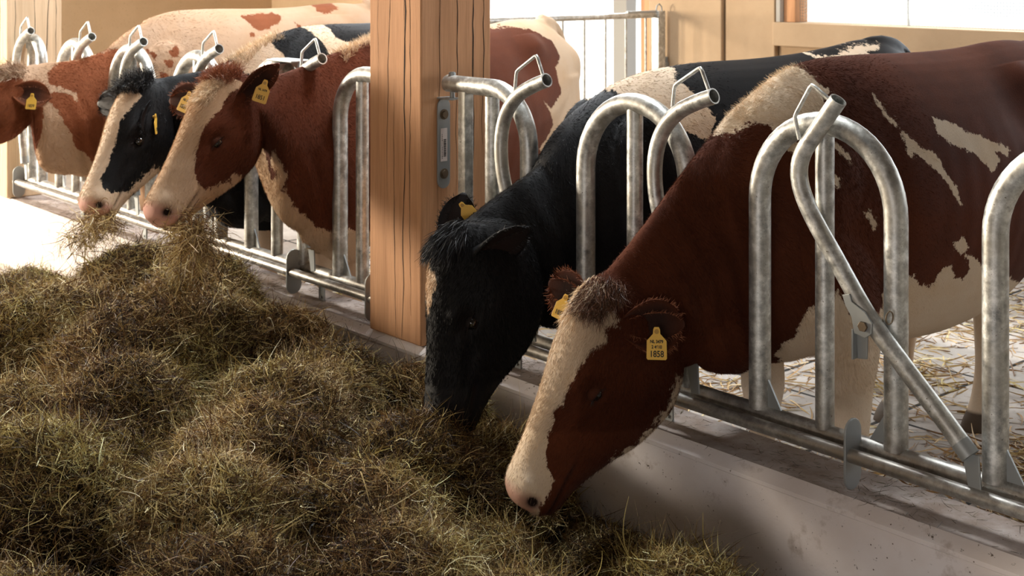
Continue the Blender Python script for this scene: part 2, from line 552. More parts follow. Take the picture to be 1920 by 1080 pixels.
def hoop(root, xl, xr, up=None, sides=(1, 1)):
    zt = 1.330
    b = MB(); b.tube(arch_path(xl, xr, zt, RT - 0.01), 0.031, 22)
    b.build('hoop', GALV, root)
    up = up if up is not None else (xl + xr) / 2
    b = MB(); b.tube([(up, 0, RT - 0.01), (up, 0, zt - 0.012)], 0.0255, 20)
    b.build('upright', GALV, root)
    if sides[0]: gusset(root, xl + 0.028, 1)
    if sides[1]: gusset(root, xr - 0.028, -1)


def slot_plate(root, x, drop=0.094):
    """rounded hanging plate the front rod slides through"""
    w = 0.036
    out = [(w * math.cos(a), 0.048 + w * math.sin(a)) for a in np.linspace(0, PI, 9)] + [(w * math.cos(a), -drop + 0.03 + w * math.sin(a)) for a in np.linspace(PI, 2 * PI, 9)]
    b = MB(); b.prism(out, (x, YN + 0.012, 0.497), (0, 1, 0), (0, 0, 1), (1, 0, 0), 0.007)
    b.build('slide_plate', STEEL, root, 0.0015)


def foot_tab(root, x):
    b = MB(); b.box((x, -0.004, 0.388), (x + 0.036, 0.004, 0.50)); b.tube([(x + 0.018, -0.008, 0.402), (x + 0.018, 0.008, 0.402)], 0.006, 8)
    b.build('foot_tab', STEEL, root)


def fence_end(root, px, d, sq):
    """half hoop bolted to a post face at px; d=+1 the fence leaves towards +X"""
    leg = px + d * sq[0]; upr = px + d * sq[1]; bar = px + d * sq[2]
    zt = 1.330; r = sq[3]
    pts = [(px + d * 0.03, 0, zt), (px + d * 0.12, 0, zt)]
    pts += [(leg - d * r + d * r * math.sin(a), 0, zt - r * 1.05 + r * 1.05 * math.cos(a)) for a in np.linspace(0, PI / 2, 14)]
    pts += [(leg, 0, RT - 0.01)]
    b = MB(); b.tube(pts, 0.031, 22); b.build('hoop', GALV, root)
    b = MB(); b.tube([(upr, 0, RT - 0.01), (upr, 0, zt - 0.03)], 0.0255, 20); b.build('upright', GALV, root)
    if bar is not None and sq[2] > 0:
        b = MB(); b.box((bar - 0.02, -0.02, RT - 0.01), (bar + 0.02, 0.02, zt - 0.02)); b.build('square_upright', GALV, root, 0.003)
    b = MB(); b.tube([(px + d * 0.055, 0, zt - 0.06), (px + d * 0.055, 0, zt + 0.042)], 0.009, 8); b.tube([(px + d * 0.055, 0, zt + 0.03), (px + d * 0.055, 0, zt + 0.04)], 0.014, 6)
    b.build('clamp_bolt', STEEL, root)


def post_plate(root, px, d):
    w = 0.029
    out = [(w * math.cos(a), 0.135 + w * math.sin(a)) for a in np.linspace(0, PI, 9)] + [(w * math.cos(a), -0.135 + w * math.sin(a)) for a in np.linspace(PI, 2 * PI, 9)]
    b = MB(); b.prism(out, (px + d * 0.001, 0.0, 1.11), (0, 1, 0), (0, 0, 1), (d, 0, 0), 0.006)
    b.box((min(px, px + d * 0.07), -0.028, 1.272), (max(px, px + d * 0.07), 0.028, 1.279))
    o = b.build('mounting_plate', STEEL, root, 0.0015)
    for z in (1.215, 1.0):
        b = MB(); b.tube([(px + d * 0.006, 0, z), (px + d * 0.016, 0, z)], 0.013, 6); b.tube([(px + d * 0.004, 0, z), (px + d * 0.009, 0, z)], 0.019, 16)
        b.build('coach_screw', BOLT, o)
    return o


def rails(root, xa, xb):
    b = MB(); b.tube([(xa, 0, 0.499), (xb, 0, 0.499)], 0.024, 20); b.build('rear_rail', GALV, root)
    b = MB(); b.tube([(xa + 0.01, YN - 0.0, 0.488), (xb - 0.01, YN, 0.488)], 0.0185, 18); b.build('locking_rod', GALV, root)


# right bay
fr_root = empty('feed_fence', (0, 0, 0))
tag(fr_root, 'galvanised hoop fence right of the middle post, in front of the two near cows', 'fence', 'hoop fence bays')
fence_end(fr_root, P1X, 1, (0.465, 0.275, 0.13, 0.185))
gusset(fr_root, -3.225 - 0.03, -1)
hoop(fr_root, -2.955, -2.525)
hoop(fr_root, -2.262, -1.830)
hoop(fr_root, -1.560, -1.130)
hoop(fr_root, -0.86, -0.43)
rails(fr_root, P1X + 0.02, 0.28)
neck_bar(fr_root, -0.695, BAR_SHUT, False)
neck_bar(fr_root, 0.0, BAR_SHUT, False)
cb = neck_bar(fr_root, 0.0, BAR_OPEN, True)
latch(fr_root, -1.868, 0.845)
neck_bar(fr_root, 0.70 + 0.695, BAR_SHUT, False)
for x in (-3.61, -2.93, -1.93, -0.9): slot_plate(fr_root, x)
for x in (-2.62, -3.30, -1.20, -0.5): foot_tab(fr_root, x)
pp = post_plate(fr_root, P1X, 1)
# delivery sticker on the mounting plate
b = MB(); b.box((P1X + 0.0075, -0.016, 1.045), (P1X + 0.0082, 0.014, 1.165)); stk = b.build('sticker', PAPER, pp)
b = MB()
rr = random.Random(3); z = 1.062
while z < 1.125:
    h = rr.choice((0.0012, 0.002, 0.003)); b.box((P1X + 0.0083, -0.003, z), (P1X + 0.0086, 0.009, z + h)); z += h + rr.choice((0.0012, 0.002))
z = 1.055
for k in range(14):
    b.box((P1X + 0.0083, -0.011, z), (P1X + 0.0086, -0.0095 + rr.uniform(0, 0.002), z + 0.004)); z += 0.0065
b.build('barcode', INK, stk)

# left bay
fl_root = empty('feed_fence', (0, 0, 0))
tag(fl_root, 'galvanised hoop fence left of the middle post, with the three far cows', 'fence', 'hoop fence bays')
fence_end(fl_root, P1X - 0.316, -1, (0.345, 0.19, 0.0, 0.185))
gusset(fl_root, -4.351 + 0.03, 1)
hoop(fl_root, -5.045, -4.615, -4.83)
hoop(fl_root, -5.745, -5.315)
hoop(fl_root, -6.445, -6.015)
hoop(fl_root, -7.135, -6.705)
fence_end(fl_root, P2X, 1, (0.275, 0.12, 0.0, 0.14))
rails(fl_root, P2X + 0.02, P1X - 0.33)
for dx in (-2.01, -2.843, -3.595, -4.197, -5.03): neck_bar(fl_root, dx, BAR_SHUT, False)
for x in (-7.62, -5.62, -4.62, -4.06): slot_plate(fl_root, x)
for x in (-6.85, -5.20, -4.50, -6.1): foot_tab(fl_root, x)
post_plate(fl_root, P1X - 0.316, -1)
# bolted clamp at the top of the hoop behind the third head
b = MB(); b.box((-4.80, -0.05, 1.25), (-4.735, 0.05, 1.345)); b.box((-4.82, -0.06, 1.352), (-4.62, 0.05, 1.360)); b.build('joint_clamp', STEEL, fl_root, 0.003)

# ------------------------------------------------------------------ cattle
def npv(*a): return np.array(a, float)


def unit(v): return np.asarray(v, float) / np.linalg.norm(v)


def catmull(A, sub):
    A = np.asarray(A, float)
    P = np.vstack([2 * A[0] - A[1], A, 2 * A[-1] - A[-2]])
    out = []
    for i in range(1, len(P) - 2):
        for k in range(sub):
            t = k / sub
            a, b, c, d = P[i - 1], P[i], P[i + 1], P[i + 2]
            out.append(0.5 * (2 * b + (c - a) * t + (2 * a - 5 * b + 4 * c - d) * t * t + (3 * b - a - 3 * c + d) * t ** 3))
    out.append(P[-2])
    return np.array(out)


def loft(secs, n=40, sub=5, p=2.3, taper=0.0, tt=0.0):
    """secs rows: T(3) B(3) L(3) hw. Returns verts, quads + end fans"""
    R = catmull(np.array([np.concatenate([s[0], s[1], s[2], [s[3]]]) for s in secs]), sub)
    th = np.linspace(0, 2 * PI, n, endpoint=False)
    cx, sy = np.cos(th), np.sin(th)
    x = np.sign(cx) * np.abs(cx) ** (2 / p); y = np.sign(sy) * np.abs(sy) ** (2 / p)
    vs = []
    for r in R:
        T, B, L, hw = r[:3], r[3:6], unit(r[6:9]), abs(r[9])
        M = (T + B) / 2; vd = (T - B) / 2
        k = (1 - taper * np.clip(-y, 0, 1) ** 1.3) * (1 - tt * np.clip(y, 0, 1) ** 1.3)
        vs.append(M + y[:, None] * vd + (x * hw * k)[:, None] * L)
    m = len(R)
    verts = list(np.vstack(vs))
    faces = []
    for i in range(m - 1):
        for j in range(n):
            j2 = (j + 1) % n
            faces.append((i * n + j, i * n + j2, (i + 1) * n + j2, (i + 1) * n + j))
    faces.append(tuple(reversed(range(n))))
    faces.append(tuple((m - 1) * n + j for j in range(n)))
    return verts, faces


def poly_sdf(p, poly):
    """signed distance, positive inside"""
    poly = np.asarray(poly, float)
    n = len(poly)
    d = np.full(len(p), 1e9)
    inside = np.zeros(len(p), bool)
    for i in range(n):
        a, b = poly[i], poly[(i + 1) % n]
        e = b - a; w = p - a
        t = np.clip((w @ e) / max(e @ e, 1e-12), 0, 1)
        d = np.minimum(d, np.linalg.norm(w - t[:, None] * e, axis=1))
        c = (a[1] > p[:, 1]) != (b[1] > p[:, 1])
        with np.errstate(divide='ignore', invalid='ignore'):
            xi = (b[0] - a[0]) * (p[:, 1] - a[1]) / (b[1] - a[1]) + a[0]
        inside ^= c & (p[:, 0] < xi)
    return np.where(inside, d, -d)


def coat_material(name, dark, dark2, white, rough=0.75, sheen=0.04, spec=0.09):
    t = NT(name)
    def att(n):
        a = t.n('ShaderNodeAttribute'); a.attribute_name = n; return a.outputs['Fac']
    n1 = t.noise(38, 4, 0.7); n2 = t.noise(170, 3, 0.6, stretch=(1, 1, 0.35))
    v = t.math('ADD', att('patch'), t.math('MULTIPLY', t.math('SUBTRACT', n1, 0.5), 0.045))
    v = t.math('ADD', v, t.math('MULTIPLY', t.math('SUBTRACT', n2, 0.5), 0.016))
    f = t.math('MULTIPLY_ADD', v, 260.0); 
    f = t.math('MULTIPLY', v, 260.0); f = t.math('ADD', f, 0.5, True)
    mott = t.noise(5, 4, 0.6); hair = t.noise(420, 3, 0.7, stretch=(1, 1, 0.22))
    dk = t.mix(t.ramp(mott, [(0.35, (0, 0, 0)), (0.7, (1, 1, 1))]), dark, dark2)
    dk = t.mix(t.ramp(hair, [(0.35, (0.35,) * 3), (0.65, (0, 0, 0))]), dk, tuple(x * 0.45 for x in dark))
    wh = t.mix(t.ramp(mott, [(0.35, (0, 0, 0)), (0.75, (1, 1, 1))]), white, tuple(x * k for x, k in zip(white, (0.92, 0.83, 0.72))))
    wh = t.mix(t.ramp(hair, [(0.35, (0.22,) * 3), (0.65, (0, 0, 0))]), wh, tuple(x * k for x, k in zip(white, (0.66, 0.54, 0.42))))
    c = t.mix(f, dk, wh)
    c = t.mix(t.math('MINIMUM', att('pink'), 1.0), c, (0.62, 0.33, 0.27))
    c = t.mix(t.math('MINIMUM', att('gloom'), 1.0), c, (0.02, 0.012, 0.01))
    c = t.mix(t.math('MINIMUM', att('hoof'), 1.0), c, (0.10, 0.075, 0.055))
    t.col(c); t.set(rough=rough, spec=spec, sheen=sheen)
    t.b.inputs['Sheen Roughness'].default_value = 0.45
    fur = t.noise(300, 4, 0.7, stretch=(1, 1, 0.25))
    t.bump(fur, 0.35, 0.004)
    return t.m


RED = coat_material('red_pied_coat', (0.070, 0.018, 0.007), (0.110, 0.029, 0.011), (0.70, 0.59, 0.46))
RED3 = coat_material('dark_red_pied_coat', (0.105, 0.032, 0.016), (0.14, 0.040, 0.018), (0.62, 0.46, 0.32))
RED2 = coat_material('light_red_pied_coat', (0.23, 0.072, 0.030), (0.30, 0.095, 0.040), (0.52, 0.355, 0.24))
BLK = coat_material('black_pied_coat', (0.006, 0.006, 0.007), (0.009, 0.008, 0.008), (0.68, 0.54, 0.40), rough=0.55, sheen=0.0, spec=0.16)
EYE = mat_simple('cow_eye', (0.008, 0.006, 0.005), 0.06, 0, 0.8)
HORNY = mat_simple('eyelash', (0.02, 0.012, 0.01), 0.6)


def hair_mat(name, c0, c1):
    t = NT(name)
    a = t.n('ShaderNodeAttribute'); a.attribute_name = 'shade'
    t.col(t.mix(a.outputs['Fac'], c0, c1)); t.set(rough=0.5, spec=0.3)
    return t.m


HAIR_RED = hair_mat('red_tuft_hair', (0.16, 0.045, 0.02), (0.42, 0.17, 0.08))
HAIR_BROWN = hair_mat('brown_tuft_hair', (0.03, 0.011, 0.006), (0.20, 0.085, 0.04))
HAIR_CREAM = hair_mat('cream_tuft_hair', (0.62, 0.44, 0.27), (0.92, 0.78, 0.58))
HAIR_MIX = hair_mat('mixed_tuft_hair', (0.12, 0.04, 0.018), (0.66, 0.48, 0.32))
HAIR_BLACK = hair_mat('black_tuft_hair', (0.008, 0.008, 0.010), (0.03, 0.028, 0.028))


def ribbons(P, D, length, droop, width, segs=5, rng=None, curl=0.3, grav=(0, 0, -1)):
    """curved hair or stalk ribbons. P,D (N,3); returns verts, quads, shade"""
    N = len(P)
    rng = rng or np.random.default_rng(1)
    length = np.broadcast_to(length, (N,)).astype(float)
    width = np.broadcast_to(width, (N,)).astype(float)
    D = D / np.linalg.norm(D, axis=1, keepdims=True)
    pos = P.copy(); d = D.copy()
    cur = rng.normal(0, curl, (N, 3)) / segs
    side = np.cross(d, rng.normal(0, 1, (N, 3))); side /= np.linalg.norm(side, axis=1, keepdims=True) + 1e-9
    V_ = np.zeros((N, (segs + 1), 2, 3))
    for k in range(segs + 1):
        w = (width * (1.0 - 0.75 * (k / segs) ** 2))[:, None]
        V_[:, k, 0] = pos - side * w / 2; V_[:, k, 1] = pos + side * w / 2
        pos = pos + d * (length / segs)[:, None]
        d = d + cur + np.asarray(grav) * droop / segs
        d /= np.linalg.norm(d, axis=1, keepdims=True)
        side = side - d * np.sum(side * d, axis=1, keepdims=True)
        side /= np.linalg.norm(side, axis=1, keepdims=True) + 1e-9
    base = (np.arange(N) * (segs + 1) * 2)[:, None]
    k = np.arange(segs)[None, :] * 2
    q = np.stack([base + k, base + k + 1, base + k + 3, base + k + 2], -1).reshape(-1, 4)
    sh = np.repeat(rng.random(N), (segs + 1) * 2)
    return V_.reshape(-1, 3), q, sh


def fast_mesh(name, verts, quads, attrs=None, m=None, smooth=True):
    me = bpy.data.meshes.new(name)
    nv, nf = len(verts), len(quads)
    me.vertices.add(nv); me.vertices.foreach_set('co', np.asarray(verts, np.float32).ravel())
    me.loops.add(nf * 4); me.loops.foreach_set('vertex_index', np.asarray(quads, np.int32).ravel())
    me.polygons.add(nf)
    me.polygons.foreach_set('loop_start', np.arange(nf, dtype=np.int32) * 4)
    try: me.polygons.foreach_set('loop_total', np.full(nf, 4, np.int32))
    except Exception: pass
    me.update(calc_edges=True)
    me.polygons.foreach_set('use_smooth', np.full(nf, smooth))
    for k, a in (attrs or {}).items():
        at = me.attributes.new(k, 'FLOAT', 'POINT'); at.data.foreach_set('value', np.asarray(a, np.float32))
    if m: me.materials.append(m)
    me.update()
    return me


TORSO = [(-.04, 1.17, .76, .11), (.06, 1.29, .63, .17), (.20, 1.385, .57, .215), (.40, 1.45, .56, .255), (.65, 1.46, .545, .30), (.95, 1.455, .53, .335),
         (1.2, 1.46, .56, .33), (1.4, 1.475, .64, .30), (1.55, 1.475, .76, .275), (1.68, 1.455, .88, .235), (1.80, 1.40, .98, .185), (1.88, 1.31, 1.06, .12)]
FLEG = [(.27, .15, 1.00, .15, .07), (.33, .19, .78, .135, .085), (.37, .18, .62, .105, .07), (.385, .16, .50, .078, .062), (.385, .15, .43, .072, .064), (.39, .15, .36, .058, .052),
        (.40, .15, .23, .033, .034), (.40, .15, .15, .041, .040), (.38, .15, .09, .042, .042), (.355, .15, .05, .058, .050), (.345, .15, .0, .072, .056)]
HLEG = [(1.52, .15, 1.20, .26, .10), (1.50, .18, .92, .23, .11), (1.48, .19, .72, .15, .085), (1.57, .19, .60, .095, .058), (1.66, .19, .50, .068, .046), (1.66, .19, .42, .054, .042),
        (1.64, .19, .25, .036, .035), (1.63, .19, .15, .044, .042), (1.60, .19, .08, .047, .045), (1.575, .19, .04, .060, .050), (1.565, .19, .0, .072, .056)]
HEAD = [(-.10, -.055, -.21, .065), (-.03, -.012, -.25, .092), (.03, .004, -.272, .106), (.12, .012, -.292, .117), (.22, .016, -.306, .123), (.32, .015, -.312, .123), (.40, .011, -.308, .114),
        (.50, .006, -.290, .098), (.60, .003, -.262, .084), (.70, .001, -.230, .080), (.80, .001, -.200, .081), (.88, .001, -.180, .088), (.94, -.002, -.172, .092), (.985, -.016, -.160, .084), (1.012, -.034, -.142, .066)]


def make_cow(name, label, W0, back, neck, P, M, nhint, coat, paint, ears, zs=1.0, hd=1.0, topdz=None, eye_open=0.6, seed=1, tail=True, legs=True):
    rng = np.random.default_rng(seed)
    W0 = npv(*W0, 0); bk = unit(npv(*back, 0)); lat = npv(bk[1], -bk[0], 0)     # lat = the cow's left
    P = npv(*P); M = npv(*M); a = unit(M - P); Lh = np.linalg.norm(M - P)
    n = npv(*nhint); n = unit(n - a * (n @ a)); s = unit(np.cross(n, a))
    up = npv(0, 0, 1)
    parts = []
    body = lambda sd, l, z: W0 + bk * sd + lat * l + up * z * zs
    tdz = (lambda x: float(np.interp(x, [q[0] for q in topdz], [q[1] for q in topdz]))) if topdz else (lambda x: 0.0)
    parts.append(loft([(body(x, 0, zt + tdz(x)), body(x, 0, zb), lat, hw * .95) for x, zt, zb, hw in TORSO], p=2.25, tt=0.30, taper=0.12))
    # neck: crest / throat rows in world space, last ones meet the skull
    nk = [(npv(*T), npv(*B), lat, hw) for T, B, hw in neck]
    nk.append((P - n * 0.012 + a * 0.00, P + a * 0.08 * Lh - n * 0.245 * hd, s, 0.095))
    nk.append((P - n * 0.012 + a * 0.06 * Lh, P + a * 0.22 * Lh - n * 0.25 * hd, s, 0.092))
    nk = [(T, B, (lat * (1 - i / len(nk)) + s * i / len(nk)), hw) for i, (T, B, L_, hw) in enumerate(nk)]
    parts.append(loft(nk, p=2.1, tt=0.45, taper=0.25))
    parts.append(loft([(P + a * t * Lh + n * q0, P + a * t * Lh + n * (q0 + (q1 - q0) * (1 + (hd - 1) * min(1, max(0, (0.95 - t) / .35)))), s, hw) for t, q0, q1, hw in HEAD], p=2.35, taper=0.42, tt=0.10))
    if legs:
        for sd in (1, -1):
            for tab, ph in ((FLEG, 0.05 * sd), (HLEG, -0.06 * sd)):
                rows = []
                for (x, l, z, b, w) in tab:
                    sh = ph * max(0, (0.7 - z)) / 0.7
                    c = body(x + sh, l * sd, z)
                    rows.append((c - bk * b, c + bk * b, lat, w))
                parts.append(loft(rows, n=20, sub=4, p=2.1))
    # shoulder blade, hip bones, pin bones, brisket
    def ball(c, r, sc_=(1, 1, 1)):
        vs = []; fs = []
        nn, mm = 14, 9
        for i in range(mm + 1):
            f = PI * i / mm
            for j in range(nn):
                g = 2 * PI * j / nn
                vs.append(c + bk * (r * sc_[0] * math.sin(f) * math.cos(g)) + lat * (r * sc_[1] * math.sin(f) * math.sin(g)) + up * (r * sc_[2] * math.cos(f)))
        for i in range(mm):
            for j in range(nn):
                fs.append((i * nn + j, i * nn + (j + 1) % nn, (i + 1) * nn + (j + 1) % nn, (i + 1) * nn + j))
        fs.append(tuple(range(nn))); fs.append(tuple(mm * nn + j for j in reversed(range(nn))))
        return vs, fs
    for sd in (1, -1):
        parts.append(ball(body(.30, .155 * sd, 1.08), 0.16, (1.0, 0.5, 1.5)))
    parts.append(ball(body(1.68, 0, 1.41 + tdz(1.66)), 0.085, (1.9, .7, .75)))
    parts.append(ball(body(.06, 0, .70), 0.15, (1.2, .75, .9)))
    if tail:
        tl = []
        for x, z, r in ((1.70, 1.46, .04), (1.84, 1.42, .033), (1.92, 1.30, .026), (1.94, 1.1, .022), (1.94, .85, .018), (1.94, .6, .022), (1.94, .42, .034), (1.94, .30, .012)):
            c = body(x, 0, z); d_ = bk if z < 1.35 else up
            tl.append((c + d_ * r, c - d_ * r, lat, r))
        parts.append(loft(tl, n=12, sub=3, p=2))
    vs, fs = [], []
    for pv, pf in parts:
        b = len(vs); vs += [tuple(v) for v in pv]; fs += [tuple(b + i for i in f) for f in pf]
    me = bpy.data.meshes.new('tmp'); me.from_pydata(vs, [], fs)
    bm = bmesh.new(); bm.from_mesh(me); bmesh.ops.recalc_face_normals(bm, faces=bm.faces); bm.to_mesh(me); bm.free()
    tmp = bpy.data.objects.new('tmp', me); C.objects.link(tmp)
    r = tmp.modifiers.new('r', 'REMESH'); r.mode = 'VOXEL'; r.voxel_size = 0.0085
    sm = tmp.modifiers.new('s', 'SMOOTH'); sm.factor = 0.5; sm.iterations = 9
    dg = bpy.context.evaluated_depsgraph_get()
    ev = tmp.evaluated_get(dg); m2 = ev.to_mesh()
    nv = len(m2.vertices); co = np.zeros(nv * 3, np.float32); m2.vertices.foreach_get('co', co); co = co.reshape(-1, 3).astype(float)
    nr = np.zeros(nv * 3, np.float32); m2.vertices.foreach_get('normal', nr); nr = nr.reshape(-1, 3).astype(float)
    nf = len(m2.polygons); q = np.zeros(len(m2.loops), np.int32); m2.loops.foreach_get('vertex_index', q)
    lt = np.zeros(nf, np.int32); m2.polygons.foreach_get('loop_total', lt)
    assert (lt == 4).all()
    q = q.reshape(-1, 4)
    ev.to_mesh_clear(); bpy.data.objects.remove(tmp); bpy.data.meshes.remove(me)

    # ---- local coordinates
    r_ = co - P
    ht = r_ @ a / Lh; hq = r_ @ n; hs = r_ @ s
    headw = np.clip((ht + 0.10) / 0.12, 0, 1) * np.clip((0.36 * (1 + (hd - 1) * .8) - np.linalg.norm(co - (P + a * Lh * .5 - n * .1), axis=1)) / 0.03, 0, 1)
    rb = co - W0; bx = rb @ bk; bl = rb @ lat; bz = rb[:, 2] / zs

    def g(dt, ds, dq, t0, s0, q0):
        return np.exp(-(((ht - t0) * Lh / dt) ** 2 + ((np.abs(hs) - s0) / ds) ** 2 + ((hq - q0) / dq) ** 2))
    d = np.zeros(nv)
    d += -0.014 * g(.036, .05, .024, .43, .112, -.092)         # eye socket
    d += 0.015 * g(.050, .04, .020, .395, .105, -.052)          # brow
    d += 0.006 * g(.035, .04, .016, .455, .105, -.128)            # lower lid
    d += 0.010 * g(.08, .05, .06, .32, .10, -.21)             # cheek
    d += -0.007 * g(.05, .04, .035, .18, .11, -.075)            # temple
    d += -0.006 * g(.09, .04, .022, .58, .075, -.115)
    d += 0.005 * g(.09, .04, .018, .56, .08, -.080)             # facial crest
    d += 0.008 * g(.030, .028, .026, .900, .066, -.040)          # nostril wing
    d += -0.020 * g(.016, .030, .018, .962, .078, -.058)        # nostril
    # mouth line
    mq = -0.118 - 0.08 * (1 - ht)
    d += -0.007 * np.exp(-((hq - mq) / 0.007) ** 2) * np.clip((ht - .70) / .05, 0, 1) * (ht < 1.02)
    d += 0.004 * np.exp(-((hq - mq - .018) / 0.012) ** 2) * np.clip((ht - .72) / .05, 0, 1)
    d *= headw
    # ribs, flank hollow, neck folds
    ribs = np.sin((bx * 1.0 - 0.12 * bz) * 2 * PI / 0.085) * np.exp(-((bx - .95) / .28) ** 4) * np.exp(-((bz - 1.0) / .25) ** 4)
    d += 0.0009 * ribs * (1 - headw)
    d += -0.022 * np.exp(-((bx - 1.22) / .10) ** 2 - ((bz - 1.26) / .09) ** 2) * (1 - headw)
    d += 0.030 * np.exp(-((bx - 1.36) / .085) ** 2 - ((bz - 1.36) / .06) ** 2) * (np.abs(bl) > .12)
    d += 0.022 * np.exp(-((bx - 1.80) / .08) ** 2 - ((bz - 1.28) / .07) ** 2)
    d += 0.010 * np.exp(-((bl) / .035) ** 2) * (bz > 1.3) * (nr[:, 2] > .3) * (1 - headw) * (bx > .25)
    d += -0.014 * np.exp(-((bx - .52) / .05) ** 2 - ((bz - 1.02) / .25) ** 2) * (1 - headw)
    d += 0.0035 * np.sin((bx + 0.35 * bz) * 2 * PI / 0.075) * np.exp(-((bx + .10) / .14) ** 2) * np.clip((1.15 - bz) / .3, 0, 1) * (1 - headw)
    co = co + nr * d[:, None]

    attrs = dict(patch=np.full(nv, -0.5), pink=np.zeros(nv), gloom=np.zeros(nv), hoof=np.zeros(nv))
    # ---- coat pattern in the animal's own coordinates
    pb = np.stack([bx, bz], 1)
    val = np.full(nv, -0.5)
    for poly in paint.get('white', []): val = np.maximum(val, poly_sdf(pb, poly))
    if paint.get('base') == 'white': val = np.full(nv, 0.5)
    for poly in paint.get('dark', []): val = np.minimum(val, -poly_sdf(pb, poly))
    for poly in paint.get('white2', []): val = np.maximum(val, poly_sdf(pb, poly))
    leg = np.clip((0.52 - bz) / 0.1, 0, 1)
    val = np.where(bz < .50, np.maximum(val, (0.50 - bz) * .6), val)
    # head: girth coordinate = distance from the dorsal midline down either side
    gc = np.abs(hs) + np.maximum(0, -hq)
    hv = np.full(nv, -0.5)
    for sd in (1, -1):
        key = 'face_left' if sd == 1 else 'face_right'
        m = (hs * sd >= 0)
        h = np.full(nv, -0.5)
        for poly in paint.get(key, paint.get('face_left', [])):
            h = np.maximum(h, poly_sdf(np.stack([ht, gc], 1) * [Lh, 1], np.array(poly) * [Lh, 1]))
        if key + '_dark' in paint: h = np.full(nv, 0.5)
        for poly in paint.get(key + '_dark', []):
            h = np.minimum(h, -poly_sdf(np.stack([ht, gc], 1) * [Lh, 1], np.array(poly) * [Lh, 1]))
        hv = np.where(m, h, hv)
    attrs['patch'] = np.where((ht > -0.02) & (headw > 0.5), hv, val)
    if paint.get('body_face'):
        pass
    attrs['pink'] = headw * np.clip((ht - .915) / .05, 0, 1) * np.clip((hq + paint.get('pinkq', .125)) / .02, 0, 1) * paint.get('pink', 0.8)
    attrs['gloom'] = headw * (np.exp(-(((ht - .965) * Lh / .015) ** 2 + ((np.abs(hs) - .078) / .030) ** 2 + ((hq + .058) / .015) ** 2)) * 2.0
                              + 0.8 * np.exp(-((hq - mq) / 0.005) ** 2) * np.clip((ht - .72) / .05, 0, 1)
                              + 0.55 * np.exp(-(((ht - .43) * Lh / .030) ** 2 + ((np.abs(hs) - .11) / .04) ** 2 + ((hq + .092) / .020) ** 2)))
    attrs['hoof'] = np.clip((0.075 - bz) / .01, 0, 1)

    AV, AQ = [co], [q]; cnt = nv
    ex = {k: [v] for k, v in attrs.items()}

    def append(vv, qq, **kw):
        nonlocal cnt
        AV.append(vv); AQ.append(np.asarray(qq) + cnt); cnt += len(vv)
        for k in ex: ex[k].append(np.broadcast_to(np.asarray(kw.get(k, 0.0), float), (len(vv),)))

    # ---- ears: cupped leaves with real thickness
    ear_info = {}
    for sd, tipd, md, elen, wsc in ears:
        wh = -0.5
        base = (P + a * 0.10 * Lh + s * 0.106 - n * 0.105) if sd > 0 else (P + a * 0.085 * Lh - s * 0.092 - n * 0.070)
        e = unit(npv(*tipd)); m_ = npv(*md); m_ = unit(m_ - e * (m_ @ e)); w_ = np.cross(e, m_)
        nu, nw = 22, 17
        outer = np.zeros((nu, nw, 3)); inner = np.zeros((nu, nw, 3))
        for i in range(nu):
            u = i / (nu - 1)
            ww = 0.070 * (max(0.0, 1 - ((u - .56) / .46) ** 2) ** .5 if u > .56 else .40 + .60 * math.sin(PI / 2 * u / .56))
            ww = max(ww * wsc, 0.010)
            cup = 0.036 * (1 - 0.55 * u)
            for j in range(nw):
                v = -1 + 2 * j / (nw - 1)
                th = 0.0065 * (1 - 0.6 * abs(v)) + 0.008 * (1 - u) ** 2
                c = base + e * (u * elen * (1 - 0.07 * v * v)) + w_ * (v * ww) - m_ * (cup * (1 - v * v) * (0.6 + .4 * (1 - u)))
                c = c - m_ * 0.028 * u * u
                outer[i, j] = c - m_ * th; inner[i, j] = c + m_ * th
        vv = np.concatenate([outer.reshape(-1, 3), inner.reshape(-1, 3)]); o2 = nu * nw
        qq = []
        for i in range(nu - 1):
            for j in range(nw - 1):
                k = i * nw + j
                qq.append((k, k + nw, k + nw + 1, k + 1)); qq.append((o2 + k, o2 + k + 1, o2 + k + nw + 1, o2 + k + nw))
            k = i * nw; qq.append((k, o2 + k, o2 + k + nw, k + nw))
            k = i * nw + nw - 1; qq.append((k, k + nw, o2 + k + nw, o2 + k))
        for j in range(nw - 1):
            k = (nu - 1) * nw + j; qq.append((k, o2 + k, o2 + k + 1, k + 1))
            k = j; qq.append((k, k + 1, o2 + k + 1, o2 + k))
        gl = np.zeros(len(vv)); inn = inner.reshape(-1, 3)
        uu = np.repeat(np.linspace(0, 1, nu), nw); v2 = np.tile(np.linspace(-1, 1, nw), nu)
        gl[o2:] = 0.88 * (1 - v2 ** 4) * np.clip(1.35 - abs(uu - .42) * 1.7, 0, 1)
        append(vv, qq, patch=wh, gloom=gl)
        ear_info[sd] = (base, e, m_, w_ * wsc, elen)

    # ---- eyelids joined to the skin, eyeballs as parts
    eyes = []
